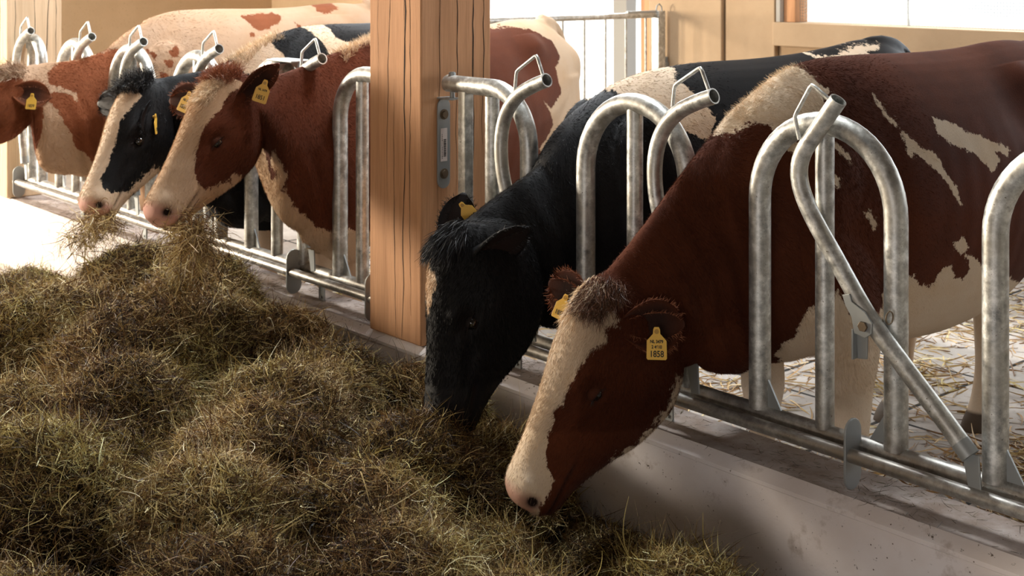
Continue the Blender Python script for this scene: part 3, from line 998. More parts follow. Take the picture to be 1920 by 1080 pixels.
    for sd in (1, -1):
        tgt = P + a * 0.43 * Lh + s * sd * 0.12 - n * 0.092
        kk = np.argmin(np.linalg.norm(co - tgt, axis=1) + 10 * (hs * sd < 0))
        ec = co[kk] - s * sd * 0.0115
        lookd = unit(s * sd * 1.0 + n * 0.35 + a * 0.1)
        eyes.append((ec, lookd, sd))
        upd = unit(n * 1.0 - a * 0.25 - lookd * ((n * 1.0 - a * .25) @ lookd)); sdd = np.cross(lookd, upd)
        for lidsign, cover in ((1, 1 - eye_open), (-1, 0.22)):
            R = 0.0250
            nu, nw = 9, 15
            g_ = np.zeros((nu, nw, 3))
            lo = math.radians(62 * (1 - 2 * (cover if lidsign == 1 else 1 - cover)) if lidsign == 1 else -62 + 124 * cover)
            for i in range(nu):
                lat_ = (lo + (math.radians(95) - lo) * i / (nu - 1)) if lidsign == 1 else (math.radians(-95) + (lo - math.radians(-95)) * i / (nu - 1))
                for j in range(nw):
                    lon = math.radians(-92 + 184 * j / (nw - 1))
                    c = math.cos(lat_); 
                    g_[i, j] = ec + (lookd * c * math.cos(lon) + sdd * c * math.sin(lon) * 1.12 + upd * math.sin(lat_)) * R
            k = np.arange(nu - 1)[:, None] * nw + np.arange(nw - 1)[None, :]
            qq = np.stack([k, k + 1, k + nw + 1, k + nw], -1).reshape(-1, 4)
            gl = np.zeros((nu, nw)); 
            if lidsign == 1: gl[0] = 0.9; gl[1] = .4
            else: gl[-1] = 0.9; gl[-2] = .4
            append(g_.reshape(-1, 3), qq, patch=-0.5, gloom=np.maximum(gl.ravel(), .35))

    root_co = np.vstack(AV)
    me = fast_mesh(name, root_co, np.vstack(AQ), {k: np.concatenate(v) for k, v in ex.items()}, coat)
    o = link(name, me)
    tag(o, label, 'cow', 'cows feeding through the hoop fence')
    for ec, ld, sd in eyes:
        vs, fs = [], []
        nn, mm = 20, 14
        t1 = unit(np.cross(ld, up)); t2 = np.cross(ld, t1); R = 0.0232
        for i in range(mm + 1):
            f = PI * i / mm
            for j in range(nn):
                gg = 2 * PI * j / nn
                vs.append(ec + (ld * math.cos(f) + (t1 * math.cos(gg) + t2 * math.sin(gg)) * math.sin(f)) * R)
        for i in range(mm):
            for j in range(nn):
                fs.append((i * nn + j, (i + 1) * nn + j, (i + 1) * nn + (j + 1) % nn, i * nn + (j + 1) % nn))
        link('eye', fast_mesh('eye', np.array(vs), np.array(fs), None, EYE), o)
        # lashes on the upper lid
        upd = unit(n - a * .25 - ld * ((n - a * .25) @ ld)); sdd = np.cross(ld, upd)
        lo = math.radians(62 * (1 - 2 * (1 - eye_open)))
        lon = np.radians(np.linspace(-65, 65, 26))
        Pp = ec + (ld * (math.cos(lo) * np.cos(lon))[:, None] + sdd * (math.cos(lo) * np.sin(lon) * 1.12)[:, None] + upd * math.sin(lo)) * 0.0253
        Dd = (Pp - ec) / .0253 - upd * .35
        vv, qq, sh = ribbons(Pp, Dd, 0.016, -0.2, 0.0011, 3, rng, 0.2)
        link('eyelashes', fast_mesh('eyelashes', vv, qq, {'shade': sh}, HORNY), o)
    return o, dict(coat=coat, attrs=attrs, P=P, a=a, n=n, s=s, L=Lh, co=co, nr=nr, ht=ht, hq=hq, hs=hs, headw=headw, bx=bx, bz=bz, bl=bl, bk=bk, lat=lat, ears=ear_info, rng=rng, patch=attrs['patch'])


def tuft(cow, info, name, mask, count, direction, length, mt, droop=0.6, width=0.0016, curl=0.5, label=None, jit=0.35, lift=0.5):
    idx = np.where(mask)[0]
    if len(idx) == 0: return
    rng = info['rng']
    pick = rng.choice(idx, count)
    Pp = info['co'][pick] + rng.normal(0, 0.003, (count, 3)); N = info['nr'][pick]
    D = np.asarray(direction)[None, :] if np.ndim(direction) == 1 else direction[pick]
    D = D + N * lift + rng.normal(0, jit, (count, 3))
    ln = length * rng.uniform(0.5, 1.15, count)
    vv, qq, sh = ribbons(Pp, D, ln, droop, width, 6, rng, curl)
    h = link(name, fast_mesh(name, vv, qq, {'shade': sh}, mt), cow)
    if label: h['label'] = label
    return h


def ear_tag(cow, info, sd, u, off, lines, ang=0.0, size=1.0, face=None, hang=None):
    """yellow plastic tag pinned through the ear"""
    base, e, m_, w_, el = info['ears'][sd]
    pin = base + e * u * el + w_ * off + m_ * 0.004
    f = unit(npv(*face)) if face is not None else m_
    dn = npv(*hang) if hang is not None else npv(0, 0, -1)
    dn = unit(dn - f * (dn @ f)); rt = np.cross(-dn, f) * 1.0     # rt: reading direction seen from outside
    k = size
    out = [(-.009, .006), (-.006, .012), (.006, .012), (.009, .006), (.010, -.006), (.0265, -.024), (.0275, -.070), (.024, -.074), (-.024, -.074), (-.0275, -.070), (-.0265, -.024), (-.010, -.006)]
    mb = MB(); mb.prism([(x * k, y * k) for x, y in out], pin + f * 0.006, rt, -dn, f, 0.0022)
    t = mb.build('ear_tag', YELLOW, cow, 0.0006)
    mb = MB(); mb.tube([pin - f * .004, pin + f * 0.0098], 0.0062 * k, 14); mb.build('tag_pin', mat_simple('tag_pin_plastic', (0.45, 0.25, 0.04), .4), t)
    for text, y, hgt, wd in lines:
        cu = bpy.data.curves.new('lettering', 'FONT'); cu.body = text; cu.size = hgt * k * 1.38; cu.align_x = 'CENTER'; cu.extrude = 0.0002
        cu.offset = 0.0004
        cu.materials.append(INK)
        lo = link('lettering', cu, t)
        mt_ = Matrix(((rt[0], -dn[0], f[0], 0), (rt[1], -dn[1], f[1], 0), (rt[2], -dn[2], f[2], 0), (0, 0, 0, 1)))
        pp = pin + f * 0.0085 - (-dn) * 0 + (-dn) * (y * k)
        mt_.translation = V(pp)
        lo.matrix_world = mt_
        lo.scale = (wd, 1, 1)
    return t


# coat markings, traced as outlines: body ones in (distance behind the withers line, height), face ones in (share of head length, girth from the midline)
PAINT1 = dict(pink=0.8, base='white',
    face_left=[[(-.3,-.05),(-.3,.08),(.3,.09),(1.2,.1),(1.2,-.05)]],
    dark=[[(-0.212,1.215), (-0.115,1.226), (-0.037,1.247), (0.06,1.277), (0.107,1.277), (0.069,1.112), (0.04,0.976), (-0.015,0.86), (-0.029,0.688), (-0.055,0.66), (-0.094,0.715), (-0.128,0.758), (-0.191,0.803), (-0.203,0.863), (-0.247,0.933), (-0.268,0.991), (-0.305,1.039), (-0.305,1.067), (-0.256,1.075), (-0.198,1.054), (-0.167,1.015), (-0.169,1.063), (-0.226,1.093), (-0.284,1.114), (-0.28,1.17)],
        [(-0.512,1.094), (-0.454,1.149), (-0.403,1.128), (-0.389,1.051), (-0.362,0.982), (-0.357,0.891), (-0.423,0.874), (-0.47,0.891), (-0.509,0.876), (-0.476,0.847), (-0.492,0.838), (-1.2,0.8), (-1.2,1.2)],
        [(0.779,1.432), (1.007,1.442), (1.053,1.425), (1.017,1.395), (0.919,1.355), (0.854,1.347), (0.819,1.379)],
        [(1.314,1.473), (1.44,1.485), (1.463,1.46), (1.353,1.43), (1.299,1.442)],
        [(0.32,1.283), (0.352,1.292), (0.346,1.242), (0.307,1.224), (0.278,1.256)],
        [(0.257,1.217), (0.305,1.215), (0.296,1.175), (0.263,1.182)],
        [(1.106,1.392), (1.155,1.359), (1.112,1.355)],
        [(0.202,1.275), (0.226,1.237), (0.207,1.228), (0.194,1.247)],
        [(0.227,1.158), (0.277,1.146), (0.265,1.107), (0.235,1.108)],
        [(0.789,1.338), (0.827,1.342), (0.817,1.317), (0.793,1.318)]])
PAINT2 = dict(pink=0.9,
    face_right_dark=[[(-.3,.5),(-.3,.05),(.2,.075),(.4,.07),(.65,.07),(.72,.12),(.5,.22),(.4,.5)]],
    face_left_dark=[[(-0.012,0.062), (0.107,0.138), (0.239,0.102), (0.325,0.078), (0.443,0.087), (0.559,0.094), (0.712,0.093), (0.776,0.09), (0.843,0.125), (0.85,0.177), (0.775,0.221), (0.636,0.253), (0.532,0.29), (0.414,0.402), (0.4,0.7), (-0.3,0.7), (-0.3,0.045)]],
    white=[[(-0.041,1.314), (0.042,1.357), (0.083,1.452), (0.186,1.413), (0.182,1.393), (0.235,1.329), (0.227,1.287), (0.034,1.252), (-0.021,1.306)],
        [(0.426,1.458), (0.582,1.466), (0.557,1.413), (0.619,1.383), (0.667,1.344), (0.559,1.313), (0.467,1.345), (0.452,1.408)]])
PAINT3 = dict(pink=0.9,
    face_right_dark=[[(-.3,.5),(-.3,.05),(.2,.085),(.4,.08),(.62,.09),(.66,.15),(.5,.22),(.2,.28)]],
    face_left_dark=[[(-0.024,0.161), (-0.025,0.231), (0.083,0.161), (0.161,0.158), (0.24,0.157), (0.362,0.128), (0.442,0.123), (0.549,0.136), (0.642,0.158), (0.706,0.205), (0.704,0.228), (0.663,0.249), (0.58,0.284), (0.512,0.306), (0.361,0.466), (0.327,0.405), (0.29,0.397), (0.239,0.404), (0.33,0.5), (0.5,0.9), (-0.3,0.9), (-0.3,0.04)]],
    white=[[(-0.238,0.967), (-0.237,0.935), (-0.225,0.874), (-0.185,0.794), (-0.128,0.747), (-0.092,0.705), (-0.053,0.686), (-0.027,0.698), (3,0), (-0.8,0), (-0.8,0.7), (-0.42,0.8)],
        [(1.164,1.45), (1.284,1.459), (1.44,1.44), (1.551,1.378), (1.556,1.302), (1.461,1.251), (1.453,1.128), (1.32,1.066), (1.251,1.109), (1.344,0.988), (1.278,0.939), (1.204,0.892), (1.267,0.827), (1.3,0.5), (3,0), (3,2), (1.3,2)]])
PAINT4 = dict(pink=0,
    face_right=[[(.02,-.05),(.08,.05),(.17,.06),(.36,.0),(.36,-.05)]],
    white=[[(0.279,1.317), (0.212,1.427), (0.288,1.456), (0.55,1.433), (0.477,1.388), (0.509,1.382), (0.525,1.351), (0.562,1.29), (0.573,1.259), (0.521,1.19), (0.463,1.212), (0.384,1.231), (0.294,1.292), (0.256,1.33)],
        [(1.222,1.447), (1.335,1.44), (1.483,1.472), (1.629,1.479), (1.575,1.459), (1.505,1.453), (1.508,1.442), (1.37,1.432), (1.244,1.436)]],
    face_left=[[(0.154,-0.028), (0.168,0.043), (0.237,0.057), (0.396,0.018), (0.4,-0.05), (0.03,-0.05), (0.05,0.03)]])
PAINT5 = dict(pink=0.8,
    pinkq=.085, face_right=[[(-.15,-.05),(-.15,.05),(.1,.07),(.3,.085),(.5,.06),(.7,.055),(.85,.08),(1.15,.12),(1.15,-.05)]],
    white=[[(0.023,1.259), (0.029,1.357), (0.089,1.401), (0.191,1.443), (0.23,1.475), (0.337,1.444), (0.343,1.431), (0.353,1.398), (0.377,1.375), (0.344,1.36), (0.318,1.328), (0.199,1.26), (0.172,1.217), (0.148,1.222), (0.134,1.27), (0.124,1.292), (0.1,1.3), (0.073,1.291), (0.041,1.265), (0.029,1.263)],
        [(0.538,1.359), (0.553,1.316), (0.578,1.264), (0.61,1.233), (0.649,1.191), (0.702,1.175), (0.719,1.128), (0.727,1.104), (0.753,1.079), (0.768,1.013), (0.739,1.051), (0.708,1.1), (0.663,1.144), (0.619,1.181), (0.586,1.178), (0.582,1.206), (0.58,1.252), (0.543,1.299), (0.532,1.345)],
        [(0.747,1.282), (0.803,1.267), (0.86,1.24), (0.94,1.211), (0.989,1.189), (1.026,1.18), (1.069,1.158), (1.037,1.143), (0.981,1.16), (0.995,1.129), (0.929,1.099), (0.92,1.123), (0.888,1.155), (0.825,1.184), (0.778,1.199), (0.735,1.236)],
        [(0.239,1.261), (0.272,1.237), (0.327,1.183), (0.293,1.197), (0.256,1.233)],
        [(0.238,1.16), (0.259,1.139), (0.25,1.118), (0.234,1.127)],
        [(0.37,1.03), (0.393,1.037), (0.412,0.998), (0.406,0.976), (0.389,0.995)],
        [(0.742,0.899), (0.774,0.917), (0.817,0.878), (0.786,0.86), (0.756,0.879)],
        [(0.319,0.492), (0.151,0.619), (0.147,0.661), (0.178,0.676), (0.177,0.726), (0.192,0.761), (0.198,0.776), (0.203,0.793), (0.218,0.816), (0.227,0.835), (0.248,0.776), (0.304,0.73), (0.424,0.747), (0.569,0.814), (0.589,0.818), (0.625,0.783), (0.676,0.763), (0.711,0.822), (0.752,0.829), (0.776,0.788), (0.83,0.768), (0.842,0.805), (0.799,0.862), (0.846,0.843), (0.883,0.813), (1.079,0.743), (1.285,0.673), (3,0.72), (3,0), (-0.8,0)]],
    face_left=[[(0.069,-0.031), (-0.023,0.068), (0.035,0.145), (0.084,0.191), (0.12,0.16), (0.183,0.179), (0.249,0.145), (0.313,0.13), (0.333,0.124), (0.391,0.118), (0.469,0.106), (0.513,0.11), (0.551,0.089), (0.619,0.099), (0.666,0.095), (0.745,0.115), (0.811,0.143), (0.838,0.175), (0.892,0.175), (0.939,0.169), (0.987,0.165), (1.15,0.12), (1.15,-0.05), (-0.15,-0.05)],
        [(0.156,0.505), (0.218,0.386), (0.263,0.392), (0.333,0.394), (0.353,0.396), (0.415,0.385), (0.475,0.369), (0.535,0.348), (0.58,0.333), (0.675,0.286), (0.6,0.7), (-0.3,0.7)]])

# nearest cow: red and white, head down in the hay
cow5, i5 = make_cow('cow', 'nearest cow, red-brown with a broad white blaze, eating hay with its head down', (-2.41, 0), (0.06, 1),
    [((-2.40, .36, 1.43), (-2.40, .24, .72), .18), ((-2.42, .12, 1.345), (-2.41, .06, .66), .155), ((-2.44, .02, 1.262), (-2.42, -.02, .63), .135), ((-2.46, -.10, 1.155), (-2.43, -.08, .62), .12),
     ((-2.48, -.23, 1.03), (-2.45, -.12, .61), .112), ((-2.52, -.34, .91), (-2.47, -.17, .63), .104)],
    (-2.555, -.40, .868), (-2.64, -.635, .325), (-.40, -.82, .40), RED, PAINT5,
    [(1, (.66, .74, .02), (.6, -.62, .12), .170, 1.0), (-1, (-.85, -.30, .28), (.5, -.8, .1), .15, .9)], hd=1.2, eye_open=.42, seed=5)
# black cow behind it
cow4, i4 = make_cow('cow', 'black-faced cow with a pale forehead star, eating head down beside the middle post', (-3.12, 0), (0.10, 1),
    [((-3.10, .45, 1.355), (-3.10, .28, .72), .18), ((-3.11, .22, 1.285), (-3.11, .10, .66), .155), ((-3.12, .10, 1.19), (-3.11, -.02, .64), .135), ((-3.13, -.05, 1.095), (-3.11, -.08, .63), .12),
     ((-3.15, -.22, 1.01), (-3.12, -.13, .64), .112), ((-3.17, -.35, .935), (-3.13, -.20, .66), .102)],
    (-3.175, -.44, .905), (-3.12, -.53, .345), (-.45, -.88, .10), BLK, PAINT4,
    [(1, (.60, .75, .38), (.45, -.5, -.6), .19, 1.0), (-1, (-.05, .30, .95), (.65, -.75, .2), .20, .85)], zs=.975, topdz=[(0, -.03), (.3, -.05), (.6, -.03), (1.0, -.02), (1.4, -.01), (1.7, .03)], hd=1.15, eye_open=.6, seed=4)
# red and white, head raised over the kerb
cow3, i3 = make_cow('cow', 'red and white cow left of the middle post, big white blaze, chewing hay', (-4.47, 0), (-.27, .96),
    [((-4.55, .36, 1.44), (-4.53, .30, .62), .19), ((-4.50, .20, 1.425), (-4.49, .14, .52), .165), ((-4.49, .06, 1.395), (-4.47, .02, .56), .145), ((-4.50, -.10, 1.345), (-4.46, -.12, .68), .125),
     ((-4.53, -.24, 1.31), (-4.47, -.22, .79), .112)],
    (-4.575, -.45, 1.325), (-4.475, -.79, .85), (-.12, -.82, .56), RED3, PAINT3,
    [(1, (.62, .48, .60), (-.1, -.75, -.75), .20, .68), (-1, (-.80, -.50, -.06), (.55, -.75, .15), .20, .95)], hd=1.04, eye_open=.5, seed=3)
cow2, i2 = make_cow('cow', 'black and white cow with a white blaze and pink nose, between two red cows', (-5.19, 0), (-.25, .97),
    [((-5.27, .36, 1.45), (-5.25, .30, .62), .19), ((-5.21, .16, 1.41), (-5.21, .12, .58), .165), ((-5.20, .04, 1.36), (-5.19, .0, .62), .145), ((-5.22, -.10, 1.30), (-5.20, -.12, .68), .125),
     ((-5.27, -.24, 1.275), (-5.23, -.22, .76), .112)],
    (-5.34, -.44, 1.245), (-5.24, -.71, .755), (-.10, -.85, .50), BLK, PAINT2,
    [(1, (.38, -.25, -.80), (.95, .1, .35), .16, .8), (-1, (-.82, -.45, -.06), (.55, -.75, .15), .19, .85)], eye_open=.8, seed=2)
cow1, i1 = make_cow('cow', 'mottled white and red cow at the far left, head out of the picture', (-6.60, 0), (0, 1),
    [((-6.60, .36, 1.43), (-6.60, .30, .64), .19), ((-6.60, .16, 1.37), (-6.60, .12, .60), .165), ((-6.60, .03, 1.31), (-6.60, .0, .63), .145), ((-6.62, -.12, 1.265), (-6.58, -.14, .66), .125),
     ((-6.68, -.28, 1.25), (-6.62, -.32, .72), .108)],
    (-6.73, -.44, 1.235), (-6.86, -.86, .90), (-.15, -.60, .75), RED2, PAINT1,
    [(1, (.66, .70, -.12), (.55, -.7, .3), .18, 1.0), (-1, (-.88, -.25, -.1), (.4, -.8, .2), .19, 1.0)], zs=1.03, eye_open=.6, seed=6)


def fur(cow, info, count, length, width, w_fn=None):
    """short lying hair rooted over the front of the animal, same markings as the skin"""
    rng = info['rng']; co, nr = info['co'], info['nr']
    x, y = co[:, 0], co[:, 1] + 2.94
    t = np.linalg.norm(co - np.array([0, -2.94, 1.75]), axis=1)
    w = np.ones(len(co))
    w *= np.where(info['bz'] < .5, .2, 1) * np.where(info['bl'] > -.05, 1, .35) * (0.6 + 1.6 * info['headw'])
    w *= np.clip((.75 - info['bx']) / .5, 0, 1)
    w *= 1 - np.clip(info['attrs']['pink'] * 1.3, 0, 1)
    pick = rng.choice(len(co), count, p=w / w.sum())
    N = nr[pick]
    Pp = co[pick] + rng.normal(0, .004, (count, 3)); Pp -= N * np.sum((Pp - co[pick]) * N, 1, keepdims=True)
    hw = info['headw'][pick][:, None]
    flow = (info['bk'] * .7 + np.array([0, 0, -.8])) * (1 - hw) + info['a'] * hw * 1.0
    flow = flow + .35 * np.stack([np.sin(Pp[:, 2] * 17 + Pp[:, 0] * 9), np.sin(Pp[:, 1] * 15), np.sin(Pp[:, 0] * 13 + Pp[:, 1] * 7)], -1)
    flow -= N * np.sum(flow * N, 1, keepdims=True); flow /= np.linalg.norm(flow, axis=1, keepdims=True) + 1e-6
    D = flow + N * rng.uniform(.15, .42, count)[:, None] + rng.normal(0, .12, (count, 3))
    vv, q, sh = ribbons(Pp - N * .001, D, length * rng.uniform(.6, 1.2, count), .25, width, 2, rng, .25)
    at = {k: np.repeat(a[pick], 6) for k, a in info['attrs'].items()}
    return link('short_fur', fast_mesh('short_fur', vv, q, at, info['coat'], smooth=False), cow)


fur(cow5, i5, 260000, .012, .0008)
fur(cow3, i3, 120000, .013, .0010)
fur(cow2, i2, 80000, .013, .0010)
fur(cow4, i4, 70000, .014, .0011)
fur(cow1, i1, 75000, .014, .0012)


def poll_mask(i, t0=-.12, t1=.13, w=.085, q=-.085):
    return (i['ht'] > t0) & (i['ht'] < t1) & (np.abs(i['hs']) < w) & (i['hq'] > q)


def crest_mask(i, x0, x1, w=.05):
    return (i['bx'] > x0) & (i['bx'] < x1) & (np.abs(i['bl']) < w) & (i['nr'][:, 2] > .45) & (i['headw'] < .3) & (i['bz'] > .95)


tuft(cow5, i5, 'forelock', poll_mask(i5, -.08, .11) & (i5['hs'] > -.01), 2200, i5['a'] * .8 + i5['s'] * .6, .052, HAIR_BROWN, droop=.15, curl=.8, jit=.18, lift=.22, width=.0012, label='dark brown forelock')
tuft(cow5, i5, 'forehead_curls', poll_mask(i5, -.05, .17) & (i5['hs'] < .05), 2400, i5['a'] * .9 + i5['s'] * .25, .042, HAIR_CREAM, droop=.1, curl=.7, jit=.16, lift=.16, width=.0012, label='blond curled forehead hair')
tuft(cow4, i4, 'forelock', poll_mask(i4, -.10, .07), 3000, i4['a'] * .9 + i4['n'] * .3, .062, HAIR_BLACK, droop=.9, curl=.3, lift=.55, jit=.18)
tuft(cow3, i3, 'forelock', poll_mask(i3, -.10, .05), 1800, i3['a'] * -.3 + i3['n'] * .3, .050, HAIR_RED, droop=.4, curl=.9, width=.0018)
tuft(cow3, i3, 'forehead_curls', poll_mask(i3, .03, .22, .075), 1800, i3['a'] * .8, .035, HAIR_CREAM, droop=.3, curl=.8, width=.0018, lift=.25)
tuft(cow2, i2, 'forelock', poll_mask(i2, -.12, .10), 1800, i2['s'] * .5 + i2['n'] * .4 + np.array([0, 0, .3]), .075, HAIR_BLACK, droop=.5, curl=1.1, width=.0018)
tuft(cow1, i1, 'forelock', poll_mask(i1, -.12, .18), 1800, i1['a'] * .6 + i1['n'] * .4, .06, HAIR_MIX, droop=.4, curl=1.0, width=.0018)
tuft(cow5, i5, 'neck_crest_hair', crest_mask(i5, .07, .36, .035), 1300, i5['bk'] * -.6 + np.array([-.3, 0, .3]), .016, HAIR_CREAM, droop=.2, lift=.35, width=.0008, jit=.2)
tuft(cow3, i3, 'neck_crest_hair', crest_mask(i3, .08, .5), 2000, i3['bk'] * -.3 + np.array([0, 0, .6]), .035, HAIR_CREAM, droop=.3, lift=.7, width=.0016)
tuft(cow2, i2, 'neck_crest_hair', crest_mask(i2, -.02, .26), 2200, i2['bk'] * -.3 + np.array([0, 0, .6]), .032, HAIR_CREAM, droop=.3, lift=.7, width=.0016)


def ear_fringe(cow, info, sd, mt, count=500, length=.03, wdt=.0012):
    base, e, m_, w_, el = info['ears'][sd]; rng = info['rng']
    u = rng.uniform(.1, 1.0, count); sg = rng.choice([-1, 1], count)
    ww = np.where(u > .56, .070 * np.sqrt(np.clip(1 - ((u - .56) / .46) ** 2, 0, 1)), .070 * (.40 + .60 * np.sin(PI / 2 * u / .56)))
    Pp = base + e * (u * el * .94)[:, None] + w_ * (sg * ww)[:, None] - m_ * (.028 * u * u)[:, None]
    D = w_ * (sg * .5)[:, None] + e * .6 + m_ * .25 + rng.normal(0, .35, (count, 3))
    inner = rng.random(count) < .4
    Pp[inner] -= w_ * (sg * ww * .5)[inner, None]; D[inner] += m_ * .8
    vv, q, sh = ribbons(Pp, D, length * rng.uniform(.4, 1.1, count), .3, wdt, 4, rng, .5)
    link('ear_fringe', fast_mesh('ear_fringe', vv, q, {'shade': sh}, mt), cow)


for cw, inf, mt in ((cow5, i5, HAIR_RED), (cow4, i4, HAIR_BLACK), (cow3, i3, HAIR_RED), (cow2, i2, HAIR_BLACK), (cow1, i1, HAIR_RED)):
    for sd in (1, -1): ear_fringe(cw, inf, sd, mt, 420, .019)

TOCAM = (.65, -.72, .25)
ear_tag(cow5, i5, 1, .52, .012, [('NL 3479', -.030, .0085, .85), ('2 4610', -.044, .0085, .85), ('1858', -.066, .0165, .85)], face=(.68, -.70, .15), size=1.0)
ear_tag(cow5, i5, -1, .45, -.012, [('1858', -.060, .016, .85)], face=(.25, -.9, .3), hang=(-.2, -.2, -1), size=.85)
ear_tag(cow3, i3, 1, .60, .02, [('NL 3479', -.030, .008, .85), ('1851', -.062, .016, .85)], face=(.70, -.66, .1), hang=(-.20, -.25, -1), size=1.05)
ear_tag(cow3, i3, -1, .42, .02, [('NL 34', -.030, .010, .85), ('1851', -.060, .016, .85)], face=(.35, -.85, .3), hang=(-.25, -.1, -1), size=1.0)
ear_tag(cow2, i2, 1, .45, .0, [('1847', -.062, .016, .85)], face=(.72, .68, .1), hang=(-.1, 0, -1), size=1.0)
ear_tag(cow4, i4, -1, .78, .012, [('1862', -.062, .016, .85)], face=(.6, -.75, .25), hang=(.45, .45, -.7), size=.9)
ear_tag(cow1, i1, 1, .55, .01, [('1839', -.062, .016, .85)], face=(.75, -.62, .2), hang=(-.1, 0, -1), size=.95)

# ------------------------------------------------------------------ hay
def hay_material(name, cols):
    t = NT(name)
    a = t.n('ShaderNodeAttribute'); a.attribute_name = 'shade'
    big = t.noise(2.2, 3, 0.6)
    c1 = t.ramp(a.outputs['Fac'], [(i / (len(cols) - 1), c) for i, c in enumerate(cols)])
    c = t.mix(t.ramp(big, [(0.42, (0, 0, 0)), (0.62, (0.6,) * 3)]), c1, (0.72, 0.84, 0.50), 'MULTIPLY')
    t.col(c); t.set(rough=0.55, spec=0.35)
    tr = t.n('ShaderNodeBsdfTranslucent'); t.l(c, tr.inputs['Color'])
    mx = t.n('ShaderNodeMixShader'); mx.inputs[0].default_value = 0.08
    out = t.t.nodes['Material Output']
    t.l(t.b.outputs[0], mx.inputs[1]); t.l(tr.outputs[0], mx.inputs[2]); t.l(mx.outputs[0], out.inputs['Surface'])
    return t.m


HAY = hay_material('meadow_hay', [(0.018, 0.009, 0.005), (0.085, 0.037, 0.014), (0.25, 0.135, 0.05), (0.52, 0.37, 0.14), (0.92, 0.76, 0.40), (1.0, 0.95, 0.74)])
HAYB = NT('packed_hay_shade'); hb = HAYB.noise(90, 5, 0.75, stretch=(1, 2.2, 1)); HAYB.col(HAYB.ramp(hb, [(0.4, (0.006, 0.004, 0.002)), (0.65, (0.035, 0.026, 0.012)), (0.8, (0.10, 0.08, 0.04))]))  # near-black colour puts the shade between the stalks into the mound
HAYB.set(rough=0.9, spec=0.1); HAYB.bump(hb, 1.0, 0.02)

rng_h = np.random.default_rng(11)
# lumps of the heap: x, y, top height, radius
LUMPS = [(-5.20, -.46, .56, .34), (-4.72, -.42, .60, .26), (-4.45, -.50, .50, .26), (-4.22, -.36, .47, .25), (-6.02, -.62, .34, .34), (-5.65, -.85, .40, .30), (-4.30, -.88, .58, .38), (-4.75, -1.02, .57, .40), (-5.25, -1.05, .50, .36),
         (-3.80, -.42, .44, .24), (-3.62, -.75, .47, .30), (-3.42, -1.62, .53, .30), (-3.05, -1.30, .47, .24), (-3.70, -1.42, .42, .2), (-3.05, -.62, .42, .24), (-2.85, -.95, .42, .28), (-2.55, -1.05, .38, .26), (-2.15, -.48, .28, .22),
         (-2.20, -.95, .34, .26), (-1.98, -.70, .24, .20), (-3.92, -1.12, .50, .30), (-4.15, -1.35, .42, .26), (-2.75, -1.45, .40, .30), (-2.35, -1.35, .30, .28), (-5.10, -1.35, .46, .4), (-5.9, -1.3, .34, .4),
         (-3.35, -.95, .46, .26), (-2.60, -.70, .27, .16), (-2.95, -1.85, .36, .3), (-1.95, -1.05, .22, .2), (-3.9, -2.0, .36, .4), (-5.0, -2.0, .3, .5)]
for _ in range(230):
    x = rng_h.uniform(-6.3, -1.9); y = rng_h.uniform(-2.2, -.2); r = rng_h.uniform(.07, .20)
    env = np.clip((-1.85 - x) / .9, 0, 1) * np.clip((x + 6.5) / .8, 0, 1) * np.clip((y + 2.5) / 1.0, 0, 1)
    h = (.42 if x < -3.2 else .30) * env + rng_h.uniform(-.30, .02)
    LUMPS.append((x, y, h, r))


def hay_h(x, y):
    x = np.asarray(x, float); y = np.asarray(y, float)
    env = np.clip((-1.80 - x + 0.10 * np.sin(y * 7)) / .55, 0, 1) ** .7 * np.clip((x + 6.45 + .1 * np.sin(y * 5)) / .6, 0, 1) ** .7 * np.clip((y + 2.75) / .9, 0, 1)
    base = (.11 + .12 * np.clip((-3.1 - x) / .8, 0, 1)) * env
    # scooped hollow where the near muzzles feed
    base = base - .10 * np.exp(-((x + 2.65) / .28) ** 2 - ((y + .35) / .22) ** 2) * env - .08 * np.exp(-((x + 3.1) / .25) ** 2 - ((y + .25) / .2) ** 2)
    acc = np.exp(base * 38)
    for lx, ly, lz, lr in LUMPS:
        d2 = ((x - lx) ** 2 + (y - ly) ** 2) / lr ** 2
        acc = acc + np.where(d2 < 1, np.exp(38 * (lz - 1.15 * lr * (1 - np.sqrt(np.clip(1 - d2 * .985, 0, 1))))), 0)
    z = np.log(acc) / 38 - .012
    z = z + .012 * np.sin(x * 23 + 3 * np.sin(y * 9)) * np.sin(y * 19 + 2 * np.sin(x * 11)) + .006 * np.sin(x * 61 + y * 17) * np.sin(y * 53 - x * 29)
    z = z * np.clip(env * 3, 0, 1) - .03 * (env <= 0.0)
    cap = np.interp(x, [-4.4, -3.7, -3.3, -3.0, -2.6, -2.2], [.46, .38, .30, .20, .18, .16]) + np.clip(-.13 - y, 0, 1) * 1.1
    return np.minimum(z, cap)


def hay_grid(x0, x1, y0, y1, st):
    gx = np.arange(x0, x1, st); gy = np.arange(y0, y1 + 1e-6, st)
    X, Y = np.meshgrid(gx, gy)
    Z = hay_h(X, Y)
    vv = np.stack([X, Y, Z], -1).reshape(-1, 3)
    w = len(gx); k = (np.arange(len(gy) - 1)[:, None] * w + np.arange(w - 1)[None, :])
    q = np.stack([k, k + 1, k + w + 1, k + w], -1).reshape(-1, 4)
    keep = (Z.reshape(-1)[q].max(1) > 0.0)
    return vv, q[keep]


